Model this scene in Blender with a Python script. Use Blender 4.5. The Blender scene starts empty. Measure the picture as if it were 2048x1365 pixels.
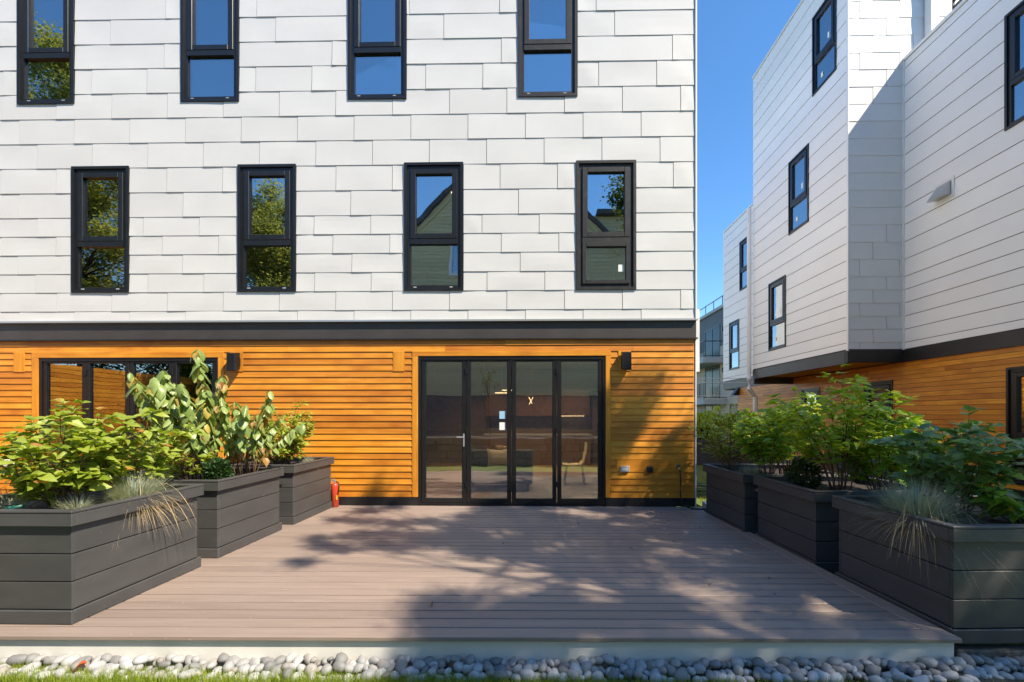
import bpy, math, random
from mathutils import Vector, Matrix

R = random.Random(11)
sc = bpy.context.scene
col = sc.collection

# ------------------------------------------------------------------ camera
cam_d = bpy.data.cameras.new('camera')
cam = bpy.data.objects.new('camera', cam_d)
col.objects.link(cam)
cam_d.sensor_width = 36.0
cam_d.lens = 16.0
cam_d.shift_x = -32 / 2048
cam_d.shift_y = 147.5 / 2048
cam_d.clip_start = 0.05
cam_d.clip_end = 2000
cam.location = (0, 0, 1.53)
cam.rotation_euler = (math.radians(90), 0, math.radians(1.2))
sc.camera = cam

# ------------------------------------------------------------------ sky, sun, exposure
TO_SUN = Vector((0.714, -0.5, 1.0)).normalized()
w = bpy.data.worlds.new('World')
sc.world = w
w.use_nodes = True
nt = w.node_tree
nt.nodes.clear()
sky = nt.nodes.new('ShaderNodeTexSky')
sky.sky_type = 'NISHITA'
sky.sun_disc = False
sky.sun_elevation = math.asin(TO_SUN.z)
sky.sun_rotation = math.atan2(TO_SUN.x, TO_SUN.y)
sky.altitude = 50
sky.air_density = 1.0
sky.dust_density = 0.0
sky.ozone_density = 10.0
bg = nt.nodes.new('ShaderNodeBackground')
bg.inputs['Strength'].default_value = 0.125
wo = nt.nodes.new('ShaderNodeOutputWorld')
hsv = nt.nodes.new('ShaderNodeHueSaturation')
hsv.inputs['Saturation'].default_value = 1.12
nt.links.new(sky.outputs[0], hsv.inputs['Color'])
nt.links.new(hsv.outputs[0], bg.inputs[0])
nt.links.new(bg.outputs[0], wo.inputs[0])

sun_d = bpy.data.lights.new('sun', 'SUN')
sun_d.energy = 2.95
sun_d.angle = math.radians(0.5)
sun_d.color = (1.0, 0.98, 0.935)
sun = bpy.data.objects.new('sun', sun_d)
col.objects.link(sun)
sun.location = TO_SUN * 60
sun.rotation_euler = (-TO_SUN).to_track_quat('-Z', 'Y').to_euler()

sc.view_settings.view_transform = 'Standard'
sc.view_settings.look = 'None'
sc.view_settings.exposure = 1.42
sc.view_settings.use_white_balance = True      # camera white balance set for daylight with open shade
sc.view_settings.white_balance_temperature = 8150
sc.view_settings.gamma = 1.0
sc.view_settings.use_curve_mapping = False
sc.render.engine = 'CYCLES'
sc.cycles.max_bounces = 7
sc.cycles.transparent_max_bounces = 12
sc.cycles.use_denoising = True
sc.cycles.sample_clamp_indirect = 6

# ------------------------------------------------------------------ helpers
ORG = {}          # world translation of unrotated objects


def link(o, parent=None, world=False):
    col.objects.link(o)
    if parent is not None:
        o.parent = parent
        if world:
            o.location = -ORG.get(parent.name, Vector((0, 0, 0)))
            ORG[o.name] = Vector((0, 0, 0))
    return o


def tag(o, label, cat, group=None):
    o['label'] = label
    o['category'] = cat
    if group:
        o['group'] = group
    return o


def thing(name, loc, label, cat, group=None, rz=0.0):
    o = bpy.data.objects.new(name, None)
    o.empty_display_size = 0.2
    col.objects.link(o)
    o.location = loc
    o.rotation_euler = (0, 0, rz)
    ORG[o.name] = Vector(loc)
    return tag(o, label, cat, group)


class MB:
    def __init__(s, T=None):
        s.v = []
        s.f = []
        s.T = T

    def P(s, p):
        s.v.append(tuple(s.T(*p)) if s.T else tuple(p))
        return len(s.v) - 1

    def hexa(s, p):
        i = [s.P(q) for q in p]
        for a, b, c, d in ((0, 3, 2, 1), (4, 5, 6, 7), (0, 1, 5, 4), (1, 2, 6, 5), (2, 3, 7, 6), (3, 0, 4, 7)):
            s.f.append((i[a], i[b], i[c], i[d]))
        return s

    def box(s, x0, x1, y0, y1, z0, z1):
        return s.hexa([(x0, y0, z0), (x1, y0, z0), (x1, y1, z0), (x0, y1, z0),
                       (x0, y0, z1), (x1, y0, z1), (x1, y1, z1), (x0, y1, z1)])

    def ring(s, u0, u1, v0, v1, w, n0, n1, wb=None, wt=None):
        wb = w if wb is None else wb
        wt = w if wt is None else wt
        s.box(u0, u0 + w, v0, v1, n0, n1)
        s.box(u1 - w, u1, v0, v1, n0, n1)
        s.box(u0 + w, u1 - w, v0, v0 + wb, n0, n1)
        s.box(u0 + w, u1 - w, v1 - wt, v1, n0, n1)
        return s

    def quad(s, p):
        s.f.append(tuple(s.P(q) for q in p))
        return s

    def tube(s, path, rad, n=6):
        pts = [Vector(p) for p in path]
        if not isinstance(rad, (list, tuple)):
            rad = [rad] * len(pts)
        rings = []
        up = Vector((0, 0, 1))
        for k, p in enumerate(pts):
            d = (pts[min(k + 1, len(pts) - 1)] - pts[max(k - 1, 0)]).normalized()
            a = d.cross(up)
            if a.length < 0.05:
                a = d.cross(Vector((1, 0, 0)))
            a.normalize()
            b = d.cross(a)
            rings.append([s.P(p + (a * math.cos(t) + b * math.sin(t)) * rad[k])
                          for t in [2 * math.pi * j / n for j in range(n)]])
        for A, B in zip(rings, rings[1:]):
            for j in range(n):
                s.f.append((A[j], A[(j + 1) % n], B[(j + 1) % n], B[j]))
        s.f.append(tuple(reversed(rings[0])))
        s.f.append(tuple(rings[-1]))
        return s

    def lathe(s, prof, c=(0, 0, 0), n=16):
        rings = []
        for r, z in prof:
            rings.append([s.P((c[0] + r * math.cos(2 * math.pi * j / n), c[1] + r * math.sin(2 * math.pi * j / n), c[2] + z))
                          for j in range(n)])
        for A, B in zip(rings, rings[1:]):
            for j in range(n):
                s.f.append((A[j], A[(j + 1) % n], B[(j + 1) % n], B[j]))
        s.f.append(tuple(reversed(rings[0])))
        s.f.append(tuple(rings[-1]))
        return s

    def mesh(s, name, mat, smooth=False):
        me = bpy.data.meshes.new(name)
        me.from_pydata(s.v, [], s.f)
        if mat:
            me.materials.append(mat)
        if smooth:
            me.polygons.foreach_set('use_smooth', [True] * len(me.polygons))
        me.update()
        return me

    def build(s, name, mat, parent=None, world=False, smooth=False, bevel=0):
        o = bpy.data.objects.new(name, s.mesh(name, mat, smooth))
        if bevel:
            b = o.modifiers.new('bevel', 'BEVEL')
            b.width = bevel
            b.segments = 1
            b.limit_method = 'ANGLE'
        return link(o, parent, world)


def structure(o):
    o['kind'] = 'structure'
    return o


def stuff(o):
    o['kind'] = 'stuff'
    return o


# ------------------------------------------------------------------ materials
def new_mat(name):
    m = bpy.data.materials.new(name)
    m.use_nodes = True
    n = m.node_tree
    b = n.nodes['Principled BSDF']
    return m, n, b


def mix_col(n, fac, a, b, mode='MIX'):
    x = n.nodes.new('ShaderNodeMix')
    x.data_type = 'RGBA'
    x.blend_type = mode
    for sock, val in ((x.inputs[0], fac), (x.inputs[6], a), (x.inputs[7], b)):
        if isinstance(val, bpy.types.NodeSocket):
            n.links.new(val, sock)
        elif isinstance(val, (int, float)):
            sock.default_value = val
        else:
            sock.default_value = (*val, 1) if len(val) == 3 else val
    return x.outputs[2]


def ramp(n, src, lo, hi):
    r = n.nodes.new('ShaderNodeMapRange')
    n.links.new(src, r.inputs[0])
    r.inputs[1].default_value = lo
    r.inputs[2].default_value = hi
    r.clamp = True
    return r.outputs[0]


def coords(n, stretch=(1, 1, 1), shift=False):
    tc = n.nodes.new('ShaderNodeTexCoord')
    mp = n.nodes.new('ShaderNodeMapping')
    mp.inputs['Scale'].default_value = stretch
    n.links.new(tc.outputs['Object'], mp.inputs[0])
    if shift:
        oi = n.nodes.new('ShaderNodeObjectInfo')
        ml = n.nodes.new('ShaderNodeVectorMath')
        ml.operation = 'MULTIPLY_ADD'
        cb = n.nodes.new('ShaderNodeCombineXYZ')
        for k in range(3):
            n.links.new(oi.outputs['Random'], cb.inputs[k])
        n.links.new(cb.outputs[0], ml.inputs[0])
        ml.inputs[1].default_value = (57, 31, 43)
        n.links.new(mp.outputs[0], ml.inputs[2])
        return ml.outputs[0]
    return mp.outputs[0]


def noise(n, vec, scale, detail=3, rough=0.55):
    t = n.nodes.new('ShaderNodeTexNoise')
    t.inputs['Scale'].default_value = scale
    t.inputs['Detail'].default_value = detail
    t.inputs['Roughness'].default_value = rough
    n.links.new(vec, t.inputs['Vector'])
    return t.outputs['Fac']


def add_bump(n, b, h, strength, dist=0.01):
    bp = n.nodes.new('ShaderNodeBump')
    bp.inputs['Strength'].default_value = strength
    bp.inputs['Distance'].default_value = dist
    n.links.new(h, bp.inputs['Height'])
    n.links.new(bp.outputs[0], b.inputs['Normal'])


def mat(name, c1, c2=None, rough=0.5, scale=4, stretch=(1, 1, 1), orand=0.0, bump=0.0, bscale=60, spec=0.5,
        specks=None, shift=False, metal=0.0, lo=0.3, hi=0.7):
    m, n, b = new_mat(name)
    b.inputs['Roughness'].default_value = rough
    b.inputs['Specular IOR Level'].default_value = spec
    b.inputs['Metallic'].default_value = metal
    vec = coords(n, stretch, shift)
    out = None
    if c2:
        out = mix_col(n, ramp(n, noise(n, vec, scale, 5, 0.6), lo, hi), c1, c2)
    if orand:
        oi = n.nodes.new('ShaderNodeObjectInfo')
        mr = n.nodes.new('ShaderNodeMapRange')
        n.links.new(oi.outputs['Random'], mr.inputs[0])
        mr.inputs[3].default_value = 1 - orand
        mr.inputs[4].default_value = 1 + orand
        cb = n.nodes.new('ShaderNodeCombineColor')
        for k in range(3):
            n.links.new(mr.outputs[0], cb.inputs[k])
        out = mix_col(n, 1.0, out if out else c1, cb.outputs[0], 'MULTIPLY')
    if specks:
        tc = coords(n, (1, 1, 1), shift)
        f = ramp(n, noise(n, tc, specks[0], 2, 0.5), specks[1], specks[1] + 0.03)
        out = mix_col(n, f, out if out else c1, specks[2])
    if out:
        n.links.new(out, b.inputs['Base Color'])
    else:
        b.inputs['Base Color'].default_value = (*c1, 1)
    if bump:
        add_bump(n, b, noise(n, vec, bscale, 3), bump)
    return m


def wood_mat(name, stretch):
    m, n, b = new_mat(name)
    vec = coords(n, stretch, True)
    g = ramp(n, noise(n, vec, 1.0, 6, 0.65), 0.3, 0.72)
    base = mix_col(n, g, (0.60, 0.205, 0.020), (0.84, 0.355, 0.048))
    oi = n.nodes.new('ShaderNodeObjectInfo')
    r1 = ramp(n, oi.outputs['Random'], 0.0, 1.0)
    tint = mix_col(n, r1, (0.76, 0.66, 0.68), (1.08, 1.12, 1.06))
    base = mix_col(n, 1.0, base, tint, 'MULTIPLY')
    blot = ramp(n, noise(n, coords(n, (1.2, 1.2, 1.2), True), 1.3, 3), 0.45, 0.75)
    base = mix_col(n, blot, base, mix_col(n, 1.0, base, (0.72, 0.62, 0.62), 'MULTIPLY'))
    n.links.new(base, b.inputs['Base Color'])
    b.inputs['Roughness'].default_value = 0.42
    b.inputs['Specular IOR Level'].default_value = 0.4
    add_bump(n, b, g, 0.15, 0.004)
    return m


def glass_mat(name, refl=0.20, tint=(0.70, 0.75, 0.74), wave=0.05):
    m = bpy.data.materials.new(name)
    m.use_nodes = True
    n = m.node_tree
    n.nodes.clear()
    out = n.nodes.new('ShaderNodeOutputMaterial')
    tr = n.nodes.new('ShaderNodeBsdfTransparent')
    tr.inputs[0].default_value = (*tint, 1)
    gl = n.nodes.new('ShaderNodeBsdfGlossy')
    gl.inputs['Roughness'].default_value = 0.0
    gl.inputs['Color'].default_value = (0.95, 0.98, 1.0, 1)
    lw = n.nodes.new('ShaderNodeLayerWeight')
    lw.inputs['Blend'].default_value = 0.35
    mr = n.nodes.new('ShaderNodeMapRange')
    n.links.new(lw.outputs['Fresnel'], mr.inputs[0])
    mr.inputs[1].default_value = 0.0
    mr.inputs[2].default_value = 1.0
    mr.inputs[3].default_value = refl
    mr.inputs[4].default_value = 0.95
    mx = n.nodes.new('ShaderNodeMixShader')
    n.links.new(mr.outputs[0], mx.inputs[0])
    n.links.new(tr.outputs[0], mx.inputs[1])
    n.links.new(gl.outputs[0], mx.inputs[2])
    n.links.new(mx.outputs[0], out.inputs[0])
    bp = n.nodes.new('ShaderNodeBump')
    bp.inputs['Strength'].default_value = wave
    bp.inputs['Distance'].default_value = 0.02
    n.links.new(noise(n, coords(n), 2.2, 1), bp.inputs['Height'])
    n.links.new(bp.outputs[0], gl.inputs['Normal'])
    return m


def leaf_mat(name, c_lo, c_hi, c_odd=None, odd=0.1, trans=0.35, rough=0.42, vein=0.25):
    m = bpy.data.materials.new(name)
    m.use_nodes = True
    n = m.node_tree
    b = n.nodes['Principled BSDF']
    out = n.nodes['Material Output']
    oi = n.nodes.new('ShaderNodeObjectInfo')
    ge = n.nodes.new('ShaderNodeNewGeometry')
    ad = n.nodes.new('ShaderNodeMath')
    ad.operation = 'ADD'
    n.links.new(oi.outputs['Random'], ad.inputs[0])
    n.links.new(ge.outputs['Random Per Island'], ad.inputs[1])
    fr = n.nodes.new('ShaderNodeMath')
    fr.operation = 'FRACT'
    n.links.new(ad.outputs[0], fr.inputs[0])
    c = mix_col(n, fr.outputs[0], c_lo, c_hi)
    if c_odd:
        m2 = n.nodes.new('ShaderNodeMath')
        m2.operation = 'MULTIPLY'
        n.links.new(fr.outputs[0], m2.inputs[0])
        m2.inputs[1].default_value = 7.31
        f2 = n.nodes.new('ShaderNodeMath')
        f2.operation = 'FRACT'
        n.links.new(m2.outputs[0], f2.inputs[0])
        lt = n.nodes.new('ShaderNodeMath')
        lt.operation = 'LESS_THAN'
        n.links.new(f2.outputs[0], lt.inputs[0])
        lt.inputs[1].default_value = odd
        c = mix_col(n, lt.outputs[0], c, c_odd)
    nz = ramp(n, noise(n, coords(n, (1, 1, 1), True), 45, 3), 0.35, 0.7)
    c = mix_col(n, nz, c, mix_col(n, 1.0, c, (1 - vein, 1 - vein, 1 - vein), 'MULTIPLY'))
    n.links.new(c, b.inputs['Base Color'])
    b.inputs['Roughness'].default_value = rough
    tl = n.nodes.new('ShaderNodeBsdfTranslucent')
    tc = mix_col(n, 1.0, c, (1.25, 1.25, 0.6), 'MULTIPLY')
    n.links.new(tc, tl.inputs[0])
    mx = n.nodes.new('ShaderNodeMixShader')
    mx.inputs[0].default_value = trans
    n.links.new(b.outputs[0], mx.inputs[1])
    n.links.new(tl.outputs[0], mx.inputs[2])
    n.links.new(mx.outputs[0], out.inputs[0])
    return m


def emit_mat(name, c, s):
    m, n, b = new_mat(name)
    b.inputs['Base Color'].default_value = (*c, 1)
    b.inputs['Emission Color'].default_value = (*c, 1)
    b.inputs['Emission Strength'].default_value = s
    return m


M = {}
M['white'] = mat('white_metal', (0.645, 0.645, 0.64), (0.605, 0.605, 0.60), 0.38, 1.6, orand=0.02, bump=0.03, bscale=9, shift=True)
M['white_flat'] = mat('white_siding', (0.83, 0.82, 0.805), (0.78, 0.77, 0.76), 0.5, 0.8, orand=0.025, bump=0.02, bscale=6, shift=True)
M['white_trim'] = mat('white_trim', (0.78, 0.78, 0.77), (0.72, 0.72, 0.71), 0.4, 3)
M['backing'] = mat('dark_backing', (0.05, 0.05, 0.05), rough=0.9)
M['cedar'] = wood_mat('cedar_x', (1.3, 40, 34))
M['cedar_y'] = wood_mat('cedar_y', (40, 1.3, 34))
M['cedar_trim_v'] = wood_mat('cedar_z', (34, 40, 1.3))
M['frame'] = mat('black_aluminium', (0.008, 0.008, 0.009), (0.013, 0.013, 0.014), 0.35, 6, bump=0.03, bscale=14)
M['frame_dusty'] = mat('dusty_black_aluminium', (0.011, 0.011, 0.012), (0.05, 0.048, 0.047), 0.5, 9, lo=0.5, hi=0.95)
M['bronze'] = mat('dark_fascia', (0.045, 0.038, 0.036), (0.06, 0.052, 0.05), 0.45, 2.5, specks=(60, 0.74, (0.2, 0.19, 0.18)))
M['black'] = mat('black_trim', (0.012, 0.012, 0.013), (0.02, 0.02, 0.02), 0.45, 3)
M['glass'] = glass_mat('window_glass', 0.36)
M['door_glass'] = glass_mat('door_glass', 0.28, (0.86, 0.84, 0.81))
M['far_glass'] = mat('far_glass', (0.02, 0.032, 0.034), (0.05, 0.06, 0.06), 0.2, 2, spec=0.15)
M['room'] = mat('room_wall', (0.16, 0.155, 0.145), rough=0.8)
M['inner'] = mat('dim_interior', (0.035, 0.033, 0.03), rough=0.8)
M['room_dark'] = mat('room_dark', (0.20, 0.15, 0.11), rough=0.8)
M['room_floor'] = mat('room_floor', (0.42, 0.30, 0.19), (0.34, 0.23, 0.14), 0.35, 3, (1, 12, 1))
M['deck'] = mat('deck_composite', (0.245, 0.186, 0.158), (0.305, 0.236, 0.203), 0.55, 1.0, (1.6, 26, 26), orand=0.10, bump=0.12, bscale=7,
                specks=(30, 0.735, (0.40, 0.345, 0.31)), shift=True)
M['paint'] = mat('planter_paint', (0.054, 0.0535, 0.054), (0.073, 0.0725, 0.073), 0.5, 2.2, (1, 1, 3), orand=0.06, bump=0.05, bscale=22,
                 specks=(13, 0.745, (0.17, 0.165, 0.16)), shift=True)
M['soil'] = mat('soil', (0.018, 0.013, 0.010), (0.05, 0.037, 0.028), 0.95, 30, bump=0.6, bscale=45)
M['plinth'] = mat('white_plinth', (0.74, 0.735, 0.70), (0.66, 0.655, 0.62), 0.7, 2.5, specks=(7, 0.74, (0.5, 0.5, 0.44)))
M['stone'] = mat('river_stone', (0.37, 0.365, 0.36), (0.25, 0.255, 0.26), 0.62, 7, orand=0.45, bump=0.12, bscale=40,
                 specks=(30, 0.72, (0.36, 0.36, 0.35)), shift=True)
M['stone_tan'] = mat('river_stone_warm', (0.34, 0.31, 0.28), (0.25, 0.24, 0.23), 0.62, 7, orand=0.3, bump=0.12, bscale=40, shift=True)
M['earth'] = mat('earth', (0.06, 0.05, 0.04), (0.10, 0.085, 0.06), 0.95, 8)
M['lawn'] = mat('lawn_ground', (0.075, 0.11, 0.022), (0.12, 0.16, 0.035), 0.9, 18, bump=0.4, bscale=90)
M['blade'] = leaf_mat('grass_blade', (0.15, 0.26, 0.02), (0.36, 0.44, 0.055), (0.42, 0.36, 0.15), 0.05, 0.35, 0.5, 0.0)
M['curb'] = mat('old_concrete', (0.16, 0.145, 0.12), (0.05, 0.045, 0.04), 0.9, 22, bump=0.5, bscale=40)
M['sign_white'] = mat('paper', (0.8, 0.82, 0.78), rough=0.7)
M['sign_blue'] = mat('paper_blue', (0.30, 0.55, 0.72), rough=0.7)
M['grey_plastic'] = mat('grey_plastic', (0.42, 0.43, 0.42), rough=0.4)
M['white_plastic'] = mat('white_plastic', (0.74, 0.74, 0.72), rough=0.4)
M['black_rubber'] = mat('black_rubber', (0.012, 0.012, 0.012), rough=0.45)
M['brass'] = mat('brass', (0.55, 0.42, 0.2), rough=0.35, metal=1.0)
M['teal'] = mat('teal_plastic', (0.008, 0.09, 0.075), rough=0.4)
M['hose_green'] = mat('green_hose', (0.03, 0.10, 0.06), (0.06, 0.16, 0.10), 0.45, 20)
M['red'] = mat('red_enamel', (0.52, 0.055, 0.025), rough=0.35)
M['yellow'] = mat('yellow_tag', (0.7, 0.5, 0.05), rough=0.5)
M['steel'] = mat('galvanised', (0.5, 0.51, 0.52), rough=0.35, metal=0.6)
M['light'] = emit_mat('lamp_glow', (1.0, 0.80, 0.48), 1.6)
M['light_small'] = emit_mat('downlight_glow', (1.0, 0.86, 0.62), 4)
M['bark'] = mat('bark', (0.10, 0.075, 0.055), (0.05, 0.04, 0.03), 0.9, 14, (3, 3, 0.6), bump=0.6, bscale=20)
M['stem'] = mat('stem_brown', (0.16, 0.09, 0.045), (0.10, 0.06, 0.03), 0.7, 20)
M['stem_red'] = mat('stem_red', (0.17, 0.045, 0.03), (0.10, 0.05, 0.03), 0.6, 20)
M['straw'] = leaf_mat('straw', (0.50, 0.36, 0.18), (0.62, 0.48, 0.28), None, 0, 0.2, 0.6, 0.1)
M['fescue'] = leaf_mat('fescue_blade', (0.27, 0.34, 0.28), (0.46, 0.52, 0.44), (0.58, 0.52, 0.36), 0.18, 0.25, 0.5, 0.0)
M['leaf_lime'] = leaf_mat('leaf_lime', (0.22, 0.32, 0.03), (0.48, 0.56, 0.11), (0.58, 0.27, 0.08), 0.035, 0.42)
M['leaf_pale'] = leaf_mat('leaf_pale', (0.20, 0.31, 0.07), (0.38, 0.49, 0.17), (0.60, 0.45, 0.10), 0.06, 0.32, 0.36)
M['leaf_autumn'] = leaf_mat('leaf_autumn', (0.46, 0.24, 0.07), (0.58, 0.46, 0.14), (0.36, 0.16, 0.05), 0.2, 0.35)
M['leaf_green'] = leaf_mat('leaf_green', (0.16, 0.33, 0.03), (0.38, 0.58, 0.07), (0.62, 0.54, 0.08), 0.10, 0.45, 0.36)
M['leaf_bright'] = leaf_mat('leaf_bright', (0.27, 0.42, 0.03), (0.52, 0.64, 0.08), (0.66, 0.56, 0.08), 0.06, 0.48, 0.40)
M['leaf_blue'] = leaf_mat('leaf_bluegreen', (0.10, 0.22, 0.065), (0.21, 0.36, 0.10), (0.34, 0.46, 0.08), 0.1, 0.32, 0.33)
M['leaf_box'] = leaf_mat('leaf_box', (0.018, 0.055, 0.014), (0.05, 0.12, 0.03), None, 0, 0.25, 0.35)
M['leaf_tree'] = leaf_mat('leaf_tree', (0.08, 0.12, 0.02), (0.15, 0.20, 0.035), None, 0, 0.50, 0.45)
M['leaf_tree2'] = leaf_mat('leaf_tree_olive', (0.24, 0.27, 0.09), (0.40, 0.42, 0.16), (0.45, 0.42, 0.18), 0.1, 0.6, 0.5)
M['shingle_olive'] = mat('olive_shingle', (0.60, 0.55, 0.33), (0.52, 0.48, 0.28), 0.8, 3, (3, 3, 3), orand=0.08, shift=True)
M['roof_grey'] = mat('grey_roof', (0.06, 0.06, 0.065), (0.09, 0.09, 0.095), 0.9, 10)
M['wallstone'] = mat('retaining_stone', (0.17, 0.16, 0.15), (0.10, 0.097, 0.095), 0.9, 5, orand=0.25, bump=0.5, bscale=12, shift=True)
M['beige'] = mat('beige_stucco', (0.60, 0.48, 0.39), (0.54, 0.43, 0.35), 0.8, 4)
M['slate'] = mat('slate_panel', (0.085, 0.09, 0.105), (0.07, 0.075, 0.09), 0.6, 2)
M['slab'] = mat('concrete_slab', (0.48, 0.48, 0.49), (0.40, 0.40, 0.41), 0.8, 4)
M['fabric_white'] = mat('cushion', (0.62, 0.58, 0.5), (0.55, 0.51, 0.44), 0.9, 20)
M['fabric_blue'] = mat('sofa_fabric', (0.06, 0.075, 0.12), (0.09, 0.11, 0.16), 0.9, 30)
M['rug'] = mat('rug', (0.30, 0.31, 0.33), (0.16, 0.17, 0.19), 0.95, 9)
M['walnut'] = mat('walnut', (0.19, 0.105, 0.055), (0.14, 0.075, 0.04), 0.4, 5, (8, 8, 1))
M['chair_cream'] = mat('chair_cream', (0.66, 0.60, 0.44), rough=0.5)


# ------------------------------------------------------------------ wall building blocks
def front(Y):
    return lambda u, v, n: (u, Y - n, v)


def leftface(X):          # wall that looks towards -x; u = -y
    return lambda u, v, n: (X - n, -u, v)


def rightface(X):         # wall that looks towards +x; u = y
    return lambda u, v, n: (X + n, u, v)


def backface(Y):          # wall that looks towards +y; u = -x
    return lambda u, v, n: (-u, Y + n, v)


def wall_open(T, u0, u1, v0, v1, n0, n1, holes):
    us = sorted({u0, u1, *[h[0] for h in holes], *[h[1] for h in holes]})
    us = [u for u in us if u0 <= u <= u1]
    mb = MB(T)
    for a, b in zip(us, us[1:]):
        hs = sorted([(h[2], h[3]) for h in holes if h[0] < (a + b) / 2 < h[1]])
        v = v0
        for ha, hb in hs:
            if ha > v:
                mb.box(a, b, v, min(ha, v1), n0, n1)
            v = max(v, hb)
        if v < v1:
            mb.box(a, b, v, v1, n0, n1)
    return mb


def tile(parent, T, u0, u1, v0, v1, cuts=(), name='shingle', m=None, flat=1.0, gap=0.0):
    g = 0.0045
    u0 += g
    u1 -= g
    vt = v1 + 0.012 if not gap else v1 - gap
    us = [u0 + (u1 - u0) * k / 6 for k in range(7)]
    us[1] = u0 + min(0.05, (u1 - u0) * 0.1)
    vs = [v0 + (vt - v0) * k / 3 for k in range(4)]
    for c in cuts:
        us += [x for x in c[:2] if u0 < x < u1]
        vs += [x for x in c[2:] if v0 < x < vt]
    us = sorted(set(us))
    vs = sorted(set(vs))
    lift = R.uniform(-0.001, 0.005) * flat
    liftr = R.uniform(-0.001, 0.003) * flat
    bulge = R.uniform(-0.005, 0.006) * flat
    tilt = R.uniform(0.0075, 0.0105) if not gap else R.uniform(0.006, 0.009)
    wob = R.uniform(0, 6.28)

    def n(u, v):
        s = (u - u0) / (u1 - u0)
        t = (vt - v) / (vt - v0)
        return (0.003 + tilt * t + 0.0045 * min(flat, 1) * (1 - s) + lift * (1 - s) ** 3 * t * t + liftr * s ** 3 * t * t
                + bulge * math.sin(math.pi * s) * math.sin(math.pi * t) + 0.0012 * flat * math.sin(5 * s + wob) * t)
    mb = MB(T)
    idx = {}

    def pt(i, j):
        if (i, j) not in idx:
            idx[(i, j)] = mb.P((us[i], vs[j], n(us[i], vs[j])))
        return idx[(i, j)]

    def cut(i, j):
        if i < 0 or j < 0 or i >= len(us) - 1 or j >= len(vs) - 1:
            return True
        cu = (us[i] + us[i + 1]) / 2
        cv = (vs[j] + vs[j + 1]) / 2
        return any(c[0] < cu < c[1] and c[2] < cv < c[3] for c in cuts)
    bk = {}

    def back(i, j):
        if (i, j) not in bk:
            bk[(i, j)] = mb.P((us[i], vs[j], -0.004))
        return bk[(i, j)]
    for i in range(len(us) - 1):
        for j in range(len(vs) - 1):
            if cut(i, j):
                continue
            mb.f.append((pt(i, j), pt(i + 1, j), pt(i + 1, j + 1), pt(i, j + 1)))
            if cut(i, j - 1):
                mb.f.append((back(i, j), back(i + 1, j), pt(i + 1, j), pt(i, j)))
            if cut(i - 1, j):
                mb.f.append((back(i, j + 1), back(i, j), pt(i, j), pt(i, j + 1)))
            if cut(i + 1, j):
                mb.f.append((back(i + 1, j), back(i + 1, j + 1), pt(i + 1, j + 1), pt(i + 1, j)))
    if not mb.f:
        return None
    return mb.build(name, m or M['white'], parent, True)


def clap(parent, T, u0, u1, v0, v1, m, nb=0.021, nt=0.004, name='clapboard', gap=0.0):
    g = 0.0008
    vt = v1 + 0.012 if not gap else v1 - gap
    nb += R.uniform(-0.002, 0.002)
    mb = MB(T)
    mb.hexa([(u0 + g, v0, -0.002), (u1 - g, v0, -0.002), (u1 - g, vt, -0.002), (u0 + g, vt, -0.002),
             (u0 + g, v0, nb), (u1 - g, v0, nb), (u1 - g, vt, nt), (u0 + g, vt, nt)])
    return mb.build(name, m, parent, True)


def clap_rows(parent, T, u0, u1, v0, count, h, holes, m, joints=True, **kw):
    for i in range(count):
        a, b = v0 + i * h, v0 + (i + 1) * h
        mid = (a + b) / 2
        cuts = sorted([(x[0], x[1]) for x in holes if x[2] < mid < x[3]])
        segs = []
        u = u0
        for c0, c1 in cuts:
            if c0 > u:
                segs.append((u, c0))
            u = max(u, c1)
        if u < u1:
            segs.append((u, u1))
        for s0, s1 in segs:
            x = s0
            while joints and s1 - x > 3.4:
                k = x + R.uniform(1.6, 3.2)
                if s1 - k < 0.6:
                    break
                clap(parent, T, x, k, a, b, m, **kw)
                x = k
            clap(parent, T, x, s1, a, b, m, **kw)


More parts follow.
